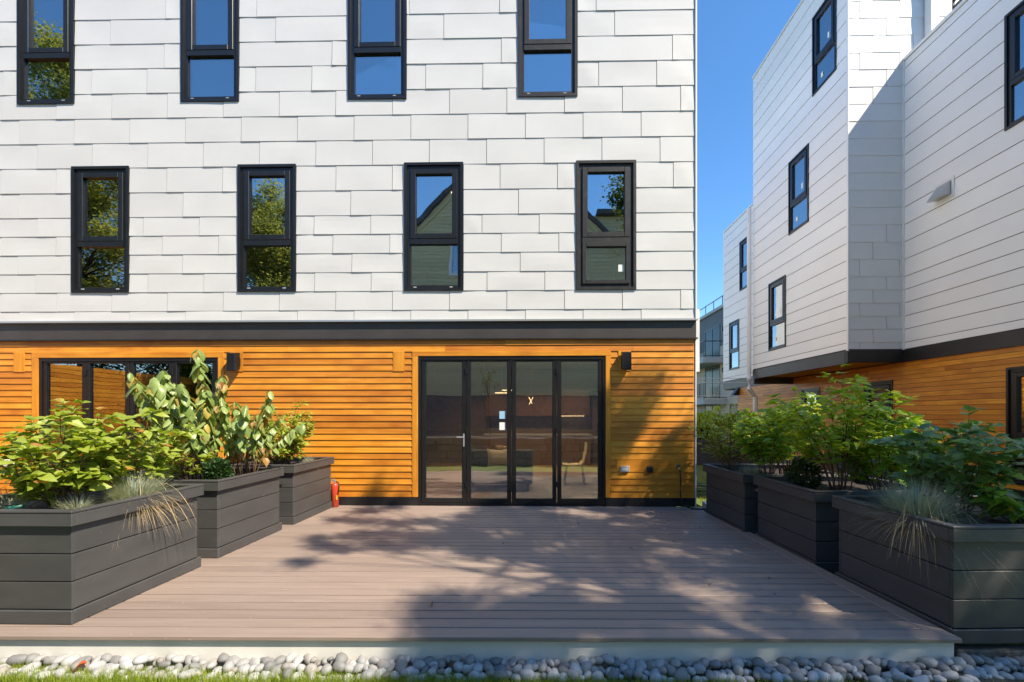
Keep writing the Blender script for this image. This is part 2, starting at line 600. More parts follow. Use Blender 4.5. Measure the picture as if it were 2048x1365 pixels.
def window(parent, T, u0, u1, v0, v1, lower_sash=False, sticker=None, glass='glass', frame='frame', proud=0.032, caps=True):
    fm = M[frame]
    w = u1 - u0
    mb = MB(T)
    mb.ring(u0, u1, v0, v1, 0.045, -0.12, proud)
    mb.ring(u0 + 0.045, u1 - 0.045, v0 + 0.045, v1 - 0.045, 0.055, -0.12, proud - 0.030, wb=0.05, wt=0.05)
    win = mb.build('window', fm, parent, True)
    a, b = u0 + 0.102, u1 - 0.102
    tz = v0 + 0.78
    MB(T).box(a - 0.001, b + 0.001, tz, tz + 0.086, -0.10, proud - 0.012).build('transom', fm, win, True)
    s0 = tz + 0.09
    s1 = v1 - 0.105
    MB(T).ring(a, b, s0, s1, 0.088, -0.085, proud - 0.005, wb=0.086, wt=0.086).build('sash', fm, win, True, bevel=0.006)
    MB(T).box(a + 0.08, b - 0.08, s0 + 0.078, s1 - 0.078, -0.030, -0.022).build('pane', M[glass], win, True)
    l0, l1 = v0 + 0.098, tz
    if lower_sash:
        MB(T).ring(a, b, l0, l1, 0.065, -0.085, proud - 0.008).build('sash', fm, win, True, bevel=0.005)
        MB(T).box(a + 0.06, b - 0.06, l0 + 0.06, l1 - 0.06, -0.030, -0.022).build('pane', M[glass], win, True)
    else:
        MB(T).box(a - 0.005, b + 0.005, l0 - 0.005, l1 + 0.005, -0.036, -0.028).build('pane', M[glass], win, True)
    if caps:
        for k in (a + 0.05, b - 0.13):
            MB(T).box(k, k + 0.05, v0 + 0.055, v0 + 0.072, proud - 0.031, proud - 0.022).build('weep_cap', M['grey_plastic'], win, True)
    if sticker:
        for x0, x1, y0, y1 in sticker:
            MB(T).box(u0 + x0 * w, u0 + x1 * w, v0 + y0, v0 + y1, -0.0205, -0.0190).build('sticker', M['sign_white'], win, True)
    return win


def folding_door(parent, T, u0, u1, v0, v1, notices=False, handle=True):
    fm = M['frame']
    mb = MB(T)
    mb.ring(u0, u1, v0, v1, 0.05, -0.13, 0.012, wb=0.028, wt=0.06)
    d = mb.build('folding_door', fm, parent, True)
    pw = (u1 - u0 - 0.10) / 4
    for k in range(4):
        a = u0 + 0.05 + k * pw + 0.004
        b = a + pw - 0.008
        lo = 0.066
        MB(T).ring(a, b, v0 + 0.03, v1 - 0.062, lo, -0.075, 0.0 if k % 2 else -0.004, wb=0.075, wt=0.03).build('door_panel', fm, d, True, bevel=0.004)
        MB(T).box(a + lo - 0.006, b - lo + 0.006, v0 + 0.1, v1 - 0.088, -0.045, -0.037).build('pane', M['door_glass'], d, True)
        MB(T).box(a + lo, a + lo + 0.007, v0 + 0.105, v1 - 0.092, -0.04, -0.02).box(b - lo - 0.007, b - lo, v0 + 0.105, v1 - 0.092, -0.04, -0.02) \
            .build('glazing_bead', M['grey_plastic'] if k == 9 else fm, d, True)
        if k in (0, 2):
            for hz in (v0 + 0.35, (v0 + v1) / 2, v1 - 0.25):
                MB(T).box(b - 0.012, b + 0.02, hz - 0.05, hz + 0.05, 0.0, 0.016).build('hinge', fm, d, True, bevel=0.004)
        if k == 0 and handle:
            MB(T).box(b - 0.05, b - 0.025, v0 + 0.98, v0 + 1.2, -0.004, 0.012).box(b - 0.15, b - 0.03, v0 + 1.13, v0 + 1.152, 0.045, 0.062) \
                .box(b - 0.048, b - 0.028, v0 + 1.13, v0 + 1.152, 0.01, 0.05).build('handle', M['steel'], d, True, bevel=0.003)
        if notices and k == 1:
            x = b - lo - 0.135
            MB(T).box(x, x + 0.10, v0 + 1.45, v0 + 1.58, -0.0365, -0.035).build('notice', M['sign_blue'], d, True)
            MB(T).box(x, x + 0.10, v0 + 1.26, v0 + 1.39, -0.0365, -0.035).build('notice', M['sign_white'], d, True)
    return d


ROWS = [3.120, 3.282, 3.601, 3.918, 4.237, 4.556, 4.873, 5.290, 5.711, 6.130, 6.548, 6.969, 7.389, 7.806, 8.223, 8.640, 9.057, 9.474, 9.891, 10.3]
TW = 0.957

# ------------------------------------------------------------------ ground
structure(MB().box(-400, 400, -400, 500, -1.2, -0.27).build('ground', M['lawn']))
structure(MB().box(2.92, 8.8, 3.36, 40, -0.269, -0.10).build('lawn', M['lawn']))
structure(MB().box(2.95, 9.0, 3.26, 3.355, -0.268, -0.125).build('kerb', M['curb'], bevel=0.012))
structure(MB().box(-30, 30, -40, -1.05, -0.268, 0.72).build('garden_terrace', M['earth']))

# ------------------------------------------------------------------ deck
def deck_y(x, t):        # t = 0 at the facade, 1 at the front
    yb = 7.628
    yf = 3.125 + 0.0145 * (x - 0)
    return yb + (yf - yb) * t


def deck_xr(y):
    return 2.902 + (2.715 - 2.902) * (y - 3.15) / (7.4 - 3.15)


deck = MB().hexa([(-13.5, 3.03, -0.266), (2.84, 3.21, -0.266), (2.66, 7.6, -0.266), (-13.5, 7.6, -0.266),
                  (-13.5, 3.03, -0.034), (2.84, 3.21, -0.034), (2.66, 7.6, -0.034), (-13.5, 7.6, -0.034)]).build('deck', M['black'])
structure(deck)
NB = 30
for i in range(NB + 1):
    if i == NB:
        t0, t1 = NB / (NB + 1), 1.0
    else:
        t0, t1 = i / (NB + 1), (i + 1) / (NB + 1)
    g = 0.0072
    last = i == NB
    xs = [-13.5]
    x = -13.5 + R.uniform(0.5, 4.8)
    while x < -4.2:
        xs.append(x)
        x += 4.88
    for k, xa in enumerate(xs):
        ya0 = deck_y(xa, t0)
        lastseg = k == len(xs) - 1
        xb = xs[k + 1] - 0.003 if not lastseg else None
        th = 0.03
        zt = R.uniform(-0.0012, 0.0006)
        p = []
        for z in (zt - th, zt):
            for (xx, tt, gg) in ((xa, t1, g), (xb, t1, g), (xb, t0, -g), (xa, t0, -g)):
                if xx is None:
                    yy = deck_y(2.8, tt)
                    if last:
                        off = 0.0 if tt == t1 else 0.148
                    else:
                        off = 0.148
                    xx = deck_xr(yy) - off
                    p.append((xx, deck_y(xx, tt) + (0 if last and tt == t1 else gg), z))
                else:
                    p.append((xx, deck_y(xx, tt) + (0 if last and tt == t1 else gg), z))
        MB().hexa(p).build('deck_board', M['deck'], deck, True, bevel=0.004)
ye = deck_y(2.75, NB / (NB + 1))
MB().hexa([(deck_xr(ye) - 0.144, ye, -0.03), (deck_xr(3.19), 3.172, -0.03), (deck_xr(7.62), 7.62, -0.03), (deck_xr(7.62) - 0.144, 7.62, -0.03),
           (deck_xr(ye) - 0.144, ye, 0.0005), (deck_xr(3.19), 3.172, 0.0005), (deck_xr(7.62), 7.62, 0.0005), (deck_xr(7.62) - 0.144, 7.62, 0.0005)]) \
    .build('deck_border_board', M['deck'], deck, True, bevel=0.004)
MB().hexa([(-13.5, 2.965, -0.265), (2.868, 3.196, -0.265), (2.868, 3.23, -0.265), (-13.5, 3.0, -0.265),
           (-13.5, 2.965, -0.033), (2.868, 3.196, -0.033), (2.868, 3.23, -0.033), (-13.5, 3.0, -0.033)]).build('deck_skirt', M['plinth'], deck, True)
MB().hexa([(2.842, 3.24, -0.264), (2.868, 3.24, -0.264), (2.69, 7.6, -0.264), (2.664, 7.6, -0.264),
           (2.842, 3.24, -0.033), (2.868, 3.24, -0.033), (2.69, 7.6, -0.033), (2.664, 7.6, -0.033)]).build('deck_skirt', M['plinth'], deck, True)

# ------------------------------------------------------------------ main building
XL, XR = -13.6, 2.611
bld = thing('apartment_building', (-5.5, 7.65, 0), 'white shingled apartment building with orange cedar ground floor facing the deck', 'building')
UW = [(-8.835, -7.85), (-6.01, -5.02), (-3.171, -2.186), (-0.324, 0.662)]
LW = [(-7.895, -6.906), (-5.04, -4.052), (-2.225, -1.235), (0.640, 1.628)]
UZ = (6.805, 8.985)
LZ = (3.598, 5.735)
T_up = front(7.57)
T_lo = front(7.65)
D1 = (-2.016, 1.139, 0.012, 2.518)
D2 = (-8.563, -5.433, 0.012, 2.505)
holes_up = [(a, b, *UZ) for a, b in UW] + [(a, b, *LZ) for a, b in LW]
wall_open(T_up, XL, XR, 3.12, 10.3, -0.26, -0.003, [(h[0] + 0.002, h[1] - 0.002, h[2] + 0.002, h[3] - 0.002) for h in holes_up]).build('upper_wall', M['backing'], bld, True)
wall_open(T_lo, XL, XR, 0.0, 2.82, -0.26, -0.002, [D1, D2]).build('ground_wall', M['backing'], bld, True)
# shingles
PH = {'E': -8.166, 'F': -7.858, 'G': -7.547}


def full_row(p):
    s = []
    k = p - 8 * TW
    while k < XR:
        if XL < k < XR - 0.05:
            s.append(k)
        k += TW
    return [XL] + s + [XR - 0.012]


win_rows_hi = {12: 'D', 13: 'C', 14: 'B', 15: 'A', 16: 'D', 17: 'C'}
SE = {'A': [-9.5, -6.28, -4.721, -0.63 - 2 * TW + 0.4, -0.63, 0.97],
      'B': [-9.2, -7.237, -4.401, -1.563, 1.277],
      'C': [-9.5, -6.309, -3.444, -0.603, 2.227],
      'D': [-9.1, -7.559, -6.603, -4.741, -3.786, -1.866, -0.911, 1.013, 1.968],
      'H': [-9.127, -8.175, -6.262, -5.304, -3.378, -2.426, -0.623, 0.331, 2.241],
      'I': [-8.82, -5.983, -3.129, -0.316],
      'J': [-8.496, -6.668, -5.705, -3.748, -2.791, -0.925, 0.028],
      'K': [-9.127, -8.175, -6.341, -5.377, -3.43, -2.469, -0.603, 0.353],
      'L': [-8.844, -5.989, -3.109, -0.288],
      'M': [-8.531, -6.585, -5.626, -3.739, -2.783, -0.84, 0.121]}
ROWKEY = ['O', 'N', 'M', 'L', 'K', 'J', 'I', 'H', 'G', 'F', 'E', 'D', 'C', 'B', 'A', 'D', 'C', 'B', 'A']
for r, key in enumerate(ROWKEY):
    v0, v1 = ROWS[r], ROWS[r + 1]
    if key in 'OFNEG':
        seams = full_row({'O': PH['F'], 'N': PH['E'], 'E': PH['E'], 'F': PH['F'], 'G': PH['G']}[key])
    else:
        seams = [XL] + [XL + k * TW + 0.3 for k in range(1, 4)] + [s for s in SE[key]] + [XR - 0.012]
        wins = LW if r < 9 else UW
        for a, b in wins:
            seams = [s for s in seams if not (a - 0.03 < s < b + 0.03)]
            seams += [a, b]
        seams = sorted(seams)
    for a, b in zip(seams, seams[1:]):
        cuts = [h for h in holes_up if h[0] < b - 0.001 and h[1] > a + 0.001 and h[2] < v1 and h[3] > v0]
        if any(c[0] <= a + 0.002 and c[1] >= b - 0.002 and c[2] <= v0 and c[3] >= v1 for c in cuts):
            continue
        tile(bld, T_up, a, b, v0, v1, [(c[0] + 0.01, c[1] - 0.01, c[2] + 0.01, c[3] - 0.01) for c in cuts])
MB(T_up).box(XR - 0.012, XR + 0.012, 3.1, 10.3, -0.05, 0.03).build('corner_trim', M['white_trim'], bld, True)
for k, (a, b) in enumerate(UW):
    window(bld, T_up, a, b, *UZ, frame='frame_dusty' if k == 3 else 'frame')
for k, (a, b) in enumerate(LW):
    window(bld, T_up, a, b, *LZ, lower_sash=(k == 3), frame='frame_dusty' if k == 3 else 'frame', caps=(k != 3),
           sticker=[(0.71, 0.80, 0.31, 0.425)] if k == 3 else None)
# band
MB(T_up).box(XL, XR + 0.03, 3.088, 3.1185, -0.28, 0.026).build('drip_flashing', M['steel'], bld, True)
MB(T_up).box(XL, XR + 0.02, 2.805, 3.087, -0.3, -0.035).build('fascia_band', M['bronze'], bld, True)
MB(T_up).box(XL, XR + 0.045, 2.790, 2.812, -0.32, -0.020).build('drip_edge', M['black'], bld, True)
# cedar
holes_lo = [(-8.677, -5.329, 0, 2.60), (-2.113, 1.226, 0, 2.60),
            (-8.998, -8.804, 2.26, 2.60), (-2.437, -2.241, 2.26, 2.60), (-5.235, -5.0, 2.26, 2.60), (1.345, 1.56, 2.26, 2.60),
            (1.314, 2.437, 0.5714, 0.7846), (-9.35, -8.80, 0.5714, 0.7846)]
clap_rows(bld, T_lo, XL, XR - 0.004, 0.145, 25, 0.1066, holes_lo, M['cedar'])
for (a, b, z0, z1) in holes_lo[2:]:
    MB(T_lo).box(a + 0.003, b - 0.003, z0 + 0.003, z1 - 0.003, -0.002, 0.024 if z0 > 2 else 0.017).build('mounting_block', M['cedar_trim_v'] if z0 > 2 else M['cedar'], bld, True, bevel=0.002)
for (o0, o1, i0, i1, zi) in ((-2.113, 1.226, -2.016, 1.139, 2.518), (-8.677, -5.329, -8.563, -5.433, 2.505)):
    MB(T_lo).box(o0 + 0.002, i0, 0.145, zi, -0.05, 0.026).build('door_trim', M['cedar_trim_v'], bld, True, bevel=0.002)
    MB(T_lo).box(i1, o1 - 0.002, 0.145, zi, -0.05, 0.026).build('door_trim', M['cedar_trim_v'], bld, True, bevel=0.002)
    MB(T_lo).box(o0 + 0.002, o1 - 0.002, zi + 0.001, 2.598, -0.05, 0.027).build('door_trim', M['cedar'], bld, True, bevel=0.002)
for a, b in ((XL, -8.566), (-5.43, -2.019), (1.142, XR + 0.01)):
    MB(T_lo).box(a, b, 0.002, 0.143, -0.03, 0.022).build('base_trim', M['black'], bld, True)
folding_door(bld, T_lo, *D1, notices=True)
folding_door(bld, T_lo, *D2, handle=False)
# side, roof, rooms
T_e = rightface(XR)
MB(T_e).box(7.92, 24, 2.82, 10.3, -0.2, -0.003).build('side_wall', M['white_flat'], bld, True)
clap_rows(bld, T_e, 7.92, 24, 0.145, 25, 0.107, [], M['cedar_y'])
MB(T_e).box(7.92, 24, 0.0, 2.819, -0.2, -0.003).build('side_wall', M['backing'], bld, True)
MB().box(XL + 0.01, XR - 0.01, 7.6, 24, 10.301, 10.42).build('roof', M['roof_grey'], bld, True)
MB().box(XL, XL + 0.2, 7.92, 24, 0, 10.3).build('side_wall', M['white_flat'], bld, True)
MB().box(XL, XR, 23.9, 24.1, 0, 10.3).build('rear_wall', M['white_flat'], bld, True)
for z0, z1 in ((0.0, 2.95), (3.25, 6.25), (6.5, 9.5)):
    MB().box(XL + 0.21, XR - 0.21, 7.93, 15, z0 - 0.12, z0 + (0.012 if z0 == 0 else 0)).build('room_floor', M['room_floor'], bld, True)
    MB().box(XL + 0.21, XR - 0.21, 7.93, 15, z1, z1 + 0.1).build('ceiling', M['room'], bld, True)
    MB().box(XL + 0.21, XR - 0.21, 14.4, 14.5, z0 + 0.02, z1 - 0.01).build('room_wall', M['room_dark' if z0 == 0 else 'room'], bld, True)
    for x in (-10.5, -4.6) if z0 == 0 else (-9.4, -6.45, -3.6, -0.75):
        MB().box(x - 0.06, x + 0.06, 7.95, 14.38, z0 + 0.02, z1 - 0.01).build('partition', M['room'], bld, True)
for (x, y, z) in ((-1.80, 9.6, 6.24), (-1.62, 11.6, 6.24), (1.0, 10.5, 6.24), (-1.9, 9.3, 2.94), (-0.9, 10.4, 2.94), (0.3, 9.4, 2.94), (0.9, 10.6, 2.94),
                  (1.15, 9.2, 2.94), (-3.0, 10.0, 9.49)):
    MB().lathe([(0.028, -0.012), (0.032, -0.004)], (x, y, z), 12).build('downlight', M['light_small'], bld, True)
for (x, y) in ((-1.9, 9.3), (-0.9, 10.4), (0.3, 9.4), (0.9, 10.6), (1.15, 9.2), (0.0, 12.6), (-1.4, 12.6), (1.2, 12.8)):
    ld = bpy.data.lights.new('downlight_lamp', 'SPOT')
    ld.energy = 36
    ld.spot_size = math.radians(140)
    ld.spot_blend = 0.6
    ld.color = (1.0, 0.78, 0.52)
    ld.shadow_soft_size = 0.02
    lo_ = bpy.data.objects.new('downlight_lamp', ld)
    col.objects.link(lo_)
    lo_.location = (x, y, 2.90)
# downspout on the corner, outlet shoe
MB().box(XR + 0.012, XR + 0.034, 7.63, 7.68, 0.0, 2.78).box(XR + 0.035, XR + 0.11, 7.70, 7.78, 2.25, 3.3).build('downspout', M['white_trim'], bld, True, bevel=0.006)
MB().hexa([(2.665, 7.45, -0.03), (2.83, 7.08, -0.10), (2.93, 7.12, -0.10), (2.765, 7.50, -0.03),
           (2.665, 7.45, 0.13), (2.83, 7.08, -0.0), (2.93, 7.12, -0.0), (2.765, 7.50, 0.13)]).build('downspout_shoe', M['steel'], bld, True, bevel=0.01)
# outlets on the plates
def outlet(x0, x1, z0, z1, m, face):
    o = MB(T_lo).box(x0, x1, z0, z1, 0.014, 0.05).build('outlet_cover', M[m], bld, True, bevel=0.008)
    MB(T_lo).box(x0 + 0.03, x1 - 0.03, z0 + 0.028, z1 - 0.028, 0.05, 0.054).build('cover_window', M[face], o, True)


outlet(1.381, 1.531, 0.576, 0.676, 'grey_plastic', 'white_plastic')
outlet(1.822, 1.922, 0.569, 0.669, 'black', 'black_rubber')
outlet(-9.148, -8.963, 0.643, 0.763, 'white_plastic', 'grey_plastic')

# ------------------------------------------------------------------ things fixed to or leaning on the facade
def wall_light(x, z, label, tiltx):
    t = thing('wall_light', (x, 7.65, z), label, 'wall light', 'black wall lights beside the doors')
    t2 = lambda u, v, n: (x + u + tiltx * n * 0.35, 7.65 - n, z + v)
    MB(t2).box(-0.06, 0.06, 0.05, 0.19, 0.022, 0.05).build('back_plate', M['frame'], t, True)
    m = MB(t2)
    m.hexa([(-0.075, -0.005, 0.05), (0.075, -0.005, 0.05), (0.075, 0.28, 0.05), (-0.075, 0.28, 0.05),
            (-0.075, -0.04, 0.16), (0.075, -0.04, 0.16), (0.075, 0.26, 0.16), (-0.075, 0.26, 0.16)]).build('lamp_body', M['frame'], t, True, bevel=0.006)
    MB(t2).box(-0.05, 0.05, -0.02, -0.012, 0.07, 0.14).build('lens', M['white_plastic'], t, True)


wall_light(-5.10, 2.30, 'small black box wall light beside the left glass door', -0.4)
wall_light(1.46, 2.30, 'small black box wall light right of the central glass doors', 0.1)

hb = thing('garden_tap', (2.312, 7.65, 0.66), 'brass garden tap with teal knob on the cedar wall', 'tap')
MB().tube([(2.312, 7.63, 0.66), (2.312, 7.52, 0.66), (2.325, 7.49, 0.63)], [0.016, 0.016, 0.014], 10).build('spout', M['brass'], hb, True, smooth=True)
MB().lathe([(0.03, 0), (0.038, 0.012), (0.03, 0.024)], (2.315, 7.53, 0.685), 10).build('knob', M['teal'], hb, True)
hose = MB().tube([(2.325, 7.49, 0.625), (2.335, 7.48, 0.55), (2.33, 7.46, 0.42), (2.325, 7.46, 0.25), (2.34, 7.45, 0.12), (2.40, 7.43, 0.045), (2.5, 7.40, 0.016),
                  (2.62, 7.38, 0.014), (2.74, 7.36, 0.012), (2.85, 7.40, -0.03)], 0.0115, 8).build('garden_hose', M['black_rubber'], smooth=True)
tag(hose, 'thin black garden hose hanging from the tap onto the deck', 'hose')
mb = MB()
pts = []
for k in range(110):
    a = k * 0.32
    r = 0.27 + 0.05 * math.sin(k * 0.21) + 0.03 * math.sin(k * 0.9)
    pts.append((3.42 + r * math.cos(a) * 1.1 + 0.04 * math.sin(k * 0.05), 9.35 + r * math.sin(a), -0.085 + k * 0.0018))
coil = mb.tube(pts, 0.013, 6).build('hose_coil', M['hose_green'], smooth=True)
tag(coil, 'coiled green garden hose lying on the lawn behind the corner', 'hose')

ex = thing('fire_extinguisher', (-3.37, 7.50, 0), 'small red fire extinguisher standing behind the third left planter', 'fire extinguisher')
c = (-3.37, 7.50, 0)
MB().lathe([(0.05, 0.0), (0.062, 0.008), (0.062, 0.33), (0.055, 0.37), (0.03, 0.40), (0.018, 0.405)], c, 18).build('cylinder', M['red'], ex, True, smooth=True)
MB().box(-3.39, -3.35, 7.48, 7.52, 0.40, 0.435).box(-3.44, -3.36, 7.49, 7.51, 0.43, 0.442).box(-3.44, -3.37, 7.49, 7.51, 0.455, 0.466).build('valve_handle', M['steel'], ex, True)
MB().tube([(-3.35, 7.5, 0.42), (-3.30, 7.49, 0.40), (-3.29, 7.48, 0.32), (-3.305, 7.47, 0.22)], 0.009, 6).build('hose', M['black_rubber'], ex, True, smooth=True)
MB().box(-3.325, -3.30, 7.435, 7.44, 0.13, 0.20).build('inspection_tag', M['yellow'], ex, True)

# ------------------------------------------------------------------ furniture behind the glass
sf = thing('sofa', (-1.1, 9.3, 0.012), 'low dark blue sofa behind the central glass doors', 'sofa')
MB().box(-1.5, -0.1, 8.95, 9.75, 0.16, 0.40).build('seat', M['fabric_blue'], sf, True, bevel=0.03)
MB().box(-1.5, -0.1, 9.70, 9.92, 0.16, 0.78).build('backrest', M['fabric_blue'], sf, True, bevel=0.03)
for x in (-1.42, -0.22):
    for y in (9.0, 9.8):
        MB().box(x, x + 0.05, y, y + 0.05, 0.012, 0.16).build('leg', M['walnut'], sf, True)


def pillow(name, x, y, z, s, label, m, rz=0.2):
    mb = MB()
    n = 9
    top = []
    for side in (1, -1):
        g = []
        for i in range(n):
            row = []
            for j in range(n):
                u, v = i / (n - 1) * 2 - 1, j / (n - 1) * 2 - 1
                th = 0.30 * (1 - u * u) ** 0.6 * (1 - v * v) ** 0.6
                pull = 1 - 0.10 * (1 - abs(v)) if abs(u) > 0.99 else 1
                pinch = 0.22 * (1 - u * u) * (1 if v > 0 else 0) * v
                p = Vector((u * s * pull, side * th * s, (v - pinch) * s * 0.85))
                p.rotate(Matrix.Rotation(-0.35, 3, 'X'))
                p.rotate(Matrix.Rotation(rz, 3, 'Z'))
                row.append(mb.P((x + p.x, y + p.y, z + p.z)))
            g.append(row)
        for i in range(n - 1):
            for j in range(n - 1):
                q = (g[i][j], g[i + 1][j], g[i + 1][j + 1], g[i][j + 1])
                mb.f.append(q if side < 0 else q[::-1])
    tag(mb.build(name, M[m], smooth=True), label, 'cushion')


pillow('cushion', -0.78, 9.18, 0.66, 0.24, 'large white cushion with a dented top on the sofa', 'fabric_white')
pillow('cushion', -0.70, 9.55, 0.74, 0.22, 'brown cushion behind the white one on the sofa', 'walnut', -0.1)
tag(MB().box(-0.9, 1.9, 8.2, 11.2, 0.013, 0.022).build('rug', M['rug']), 'grey mottled rug on the floor behind the central glass doors', 'rug')
ch = thing('dining_chair', (0.80, 9.9, 0.022), 'cream moulded chair with slim legs behind the right door panel', 'chair')
mb = MB()
prof = [(-0.25, 0.46), (-0.1, 0.445), (0.12, 0.45), (0.19, 0.52), (0.23, 0.70), (0.27, 0.92)]
for (a, b), (d, e) in zip(prof, prof[1:]):
    mb.hexa([(0.80 + a, 9.68, b - 0.02), (0.80 + d, 9.68, e - 0.02), (0.80 + d, 10.12, e - 0.02), (0.80 + a, 10.12, b - 0.02),
             (0.80 + a, 9.68, b + 0.015), (0.80 + d - 0.02, 9.68, e + 0.015), (0.80 + d - 0.02, 10.12, e + 0.015), (0.80 + a, 10.12, b + 0.015)])
mb.build('seat_shell', M['chair_cream'], ch, True)
for dx, dy in ((-0.2, -0.18), (0.2, -0.18), (-0.2, 0.18), (0.2, 0.18)):
    MB().tube([(0.8 + dx * 0.8, 9.9 + dy * 0.8, 0.44), (0.8 + dx * 1.1, 9.9 + dy * 1.1, 0.022)], 0.012, 6).build('leg', M['walnut'], ch, True)
kc = thing('kitchen_cabinet', (0.1, 13.9, 0.012), 'brown kitchen cupboards with a lit worktop deep inside the room', 'cabinet')
MB().box(-1.6, 1.6, 13.75, 14.38, 0.012, 0.90).build('base_unit', M['walnut'], kc, True)
MB().box(-1.63, 1.63, 13.72, 14.38, 0.901, 0.94).build('worktop', M['slab'], kc, True)
for k in range(4):
    MB().box(-1.6 + k * 0.8 + 0.005, -0.8 + k * 0.8 - 0.005, 14.0, 14.38, 1.5, 2.6).build('wall_unit', M['walnut'], kc, True)
MB().box(0.75, 1.45, 14.2, 14.24, 1.485, 1.498).build('strip_light', M['light'], kc, True)
pd = thing('pendant_lamp', (-0.75, 11.2, 2.94), 'brass bar pendant lamp hanging behind the second door panel', 'pendant lamp')
MB().box(-1.05, -0.72, 11.19, 11.22, 2.06, 2.075).build('light_bar', M['light'], pd, True)
MB().box(-0.88, -0.55, 11.27, 11.30, 2.13, 2.145).build('light_bar', M['light'], pd, True)
MB().tube([(-0.88, 11.2, 2.075), (-0.88, 11.2, 2.94)], 0.006, 6).tube([(-0.7, 11.28, 2.145), (-0.7, 11.28, 2.94)], 0.006, 6).build('rod', M['brass'], pd, True)
pd2 = thing('pendant_lamp', (-0.17, 12.6, 2.94), 'small crossed gold pendant lamp behind the third door panel', 'pendant lamp')
for a, b in (((-0.24, 12.6, 2.02), (-0.15, 12.6, 1.84)), ((-0.12, 12.6, 2.02), (-0.23, 12.6, 1.82))):
    MB().tube([a, b], 0.009, 6).build('light_tube', M['light'], pd2, True)
MB().tube([(-0.18, 12.6, 1.94), (-0.18, 12.6, 2.94)], 0.005, 6).build('rod', M['brass'], pd2, True)

# ------------------------------------------------------------------ neighbouring building on the right
nb = thing('apartment_building', (11, 14, 0), 'neighbouring white apartment building with projecting bay and long orange cedar wall', 'building')
NX, BX, FX = 8.87, 7.53, 8.90       # near wing, bay, far wing
NY0, BY0, BY1, FY1 = 5.0, 11.2, 16.05, 21.9
Tn, Tb, Tf, Tc = leftface(NX), leftface(BX), leftface(FX), leftface(NX + 0.02)
win_n = [(-8.81, -7.82, 6.90, 9.08)]
win_b = [(-12.60, -11.61, 10.22, 12.35), (-13.78, -12.78, 6.89, 9.06), (-14.96, -13.94, 3.60, 5.775)]
win_f = [(-20.20, -19.2, 6.95, 9.1), (-21.28, -20.26, 3.58, 5.77)]
win_c = [(-8.80, -7.82, 0.24, 2.42), (-12.57, -11.56, 0.30, 2.40), (-15.5, -14.5, 0.30, 2.39)]
for T, a, b, top, wins, n in ((Tn, -11.19, -NY0, 10.08, win_n, 'near'), (Tb, -BY1, -BY0, 13.25, win_b, 'bay'), (Tf, -FY1, -BY1 - 0.01, 10.2, win_f, 'far')):
    wall_open(T, a, b, 3.09, top, -0.25, -0.003, [(h[0] + 0.002, h[1] - 0.002, h[2] + 0.002, h[3] - 0.002) for h in wins]).build('upper_wall', M['backing'], nb, True)
    rows = [r for r in ROWS if r < top - 0.15] + ([] if top < 11 else [10.72, 11.14, 11.56, 11.98, 12.4, 12.82])
    rows = rows + [top]
    for v0, v1 in zip(rows, rows[1:]):
        cuts = sorted([(h[0], h[1]) for h in wins if h[2] <= v0 + 0.02 and h[3] >= v1 - 0.02])
        segs = []
        u = a
        for c0, c1 in cuts:
            segs.append((u, c0))
            u = c1
        segs.append((u, b))
        for s0, s1 in segs:
            cc = [(h[0] + 0.01, h[1] - 0.01, h[2] + 0.01, h[3] - 0.01) for h in wins if h[0] < s1 - 0.01 and h[1] > s0 + 0.01 and h[2] < v1 and h[3] > v0]
            tile(nb, T, s0, s1, v0, v1, cc, 'siding_board', M['white_flat'], 0.12, 0.012)
    for h in wins:
        window(nb, T, *h, caps=False, sticker=[(0.32, 0.40, 0.28, 0.40), (0.6, 0.66, 1.1, 1.25)] if n != 'far' else None)
    MB(T).box(a - 0.02, b + 0.02, top, top + 0.07, -0.28, 0.035).build('coping', M['white_trim'], nb, True)
# front of the bay: shingles
Tbf = front(BY0)
MB(Tbf).box(BX + 0.03, 12.5, 3.09, 13.25, -0.2, -0.003).build('bay_front_wall', M['backing'], nb, True)
rows = ROWS + [10.72, 11.14, 11.56, 11.98, 12.4, 12.82, 13.25]
rows = sorted(set(round(r, 3) for r in rows if r != 10.3) | {10.3})
for k, (v0, v1) in enumerate(zip(rows, rows[1:])):
    xr = NX - 0.01 if v1 < 10.2 else 12.5
    s = BX + 0.02 + (k % 3) * 0.32 + 0.25
    seams = [BX + 0.01]
    if not (4.9 < v0 < 8.0 and k % 3 == 0) and v1 < 6.2 or v0 > 9.0:
        while s < xr - 0.05:
            seams.append(s)
            s += TW
    seams.append(xr)
    for a, b in zip(seams, seams[1:]):
        if b - a > 0.03:
            tile(nb, Tbf, a, b, v0, v1, (), 'shingle', M['white'])
MB(Tbf).box(BX - 0.012, BX + 0.012, 3.05, 13.25, -0.05, 0.02).build('corner_trim', M['white_trim'], nb, True)
MB(Tbf).box(NX - 0.05, NX - 0.004, 3.1, 10.1, 0.0, 0.03).build('corner_trim', M['white_trim'], nb, True)
MB().box(BX, 12.5, BY0 - 0.03, BY1, 13.251, 13.33).build('coping', M['white_trim'], nb, True)
MB().box(9.32, 9.50, BY0 - 0.22, BY0 - 0.03, 10.05, 13.2).build('downspout', M['white_trim'], nb, True, bevel=0.01)
# roof terrace of the near wing
MB().box(NX + 0.2, 14, NY0, BY0 - 0.03, 9.6, 9.75).build('roof_terrace', M['roof_grey'], nb, True)
for k in range(8):
    y = 10.6 - k * 0.75
    MB().box(9.0, 9.035, y - 0.56, y - 0.525, 9.75, 10.80).build('rail_post', M['bronze'], nb, True)
for z in (10.34, 10.48, 10.62, 10.76):
    MB().box(9.0, 9.04, 5.2, 10.06, z, z + 0.04).build('rail', M['bronze'], nb, True)
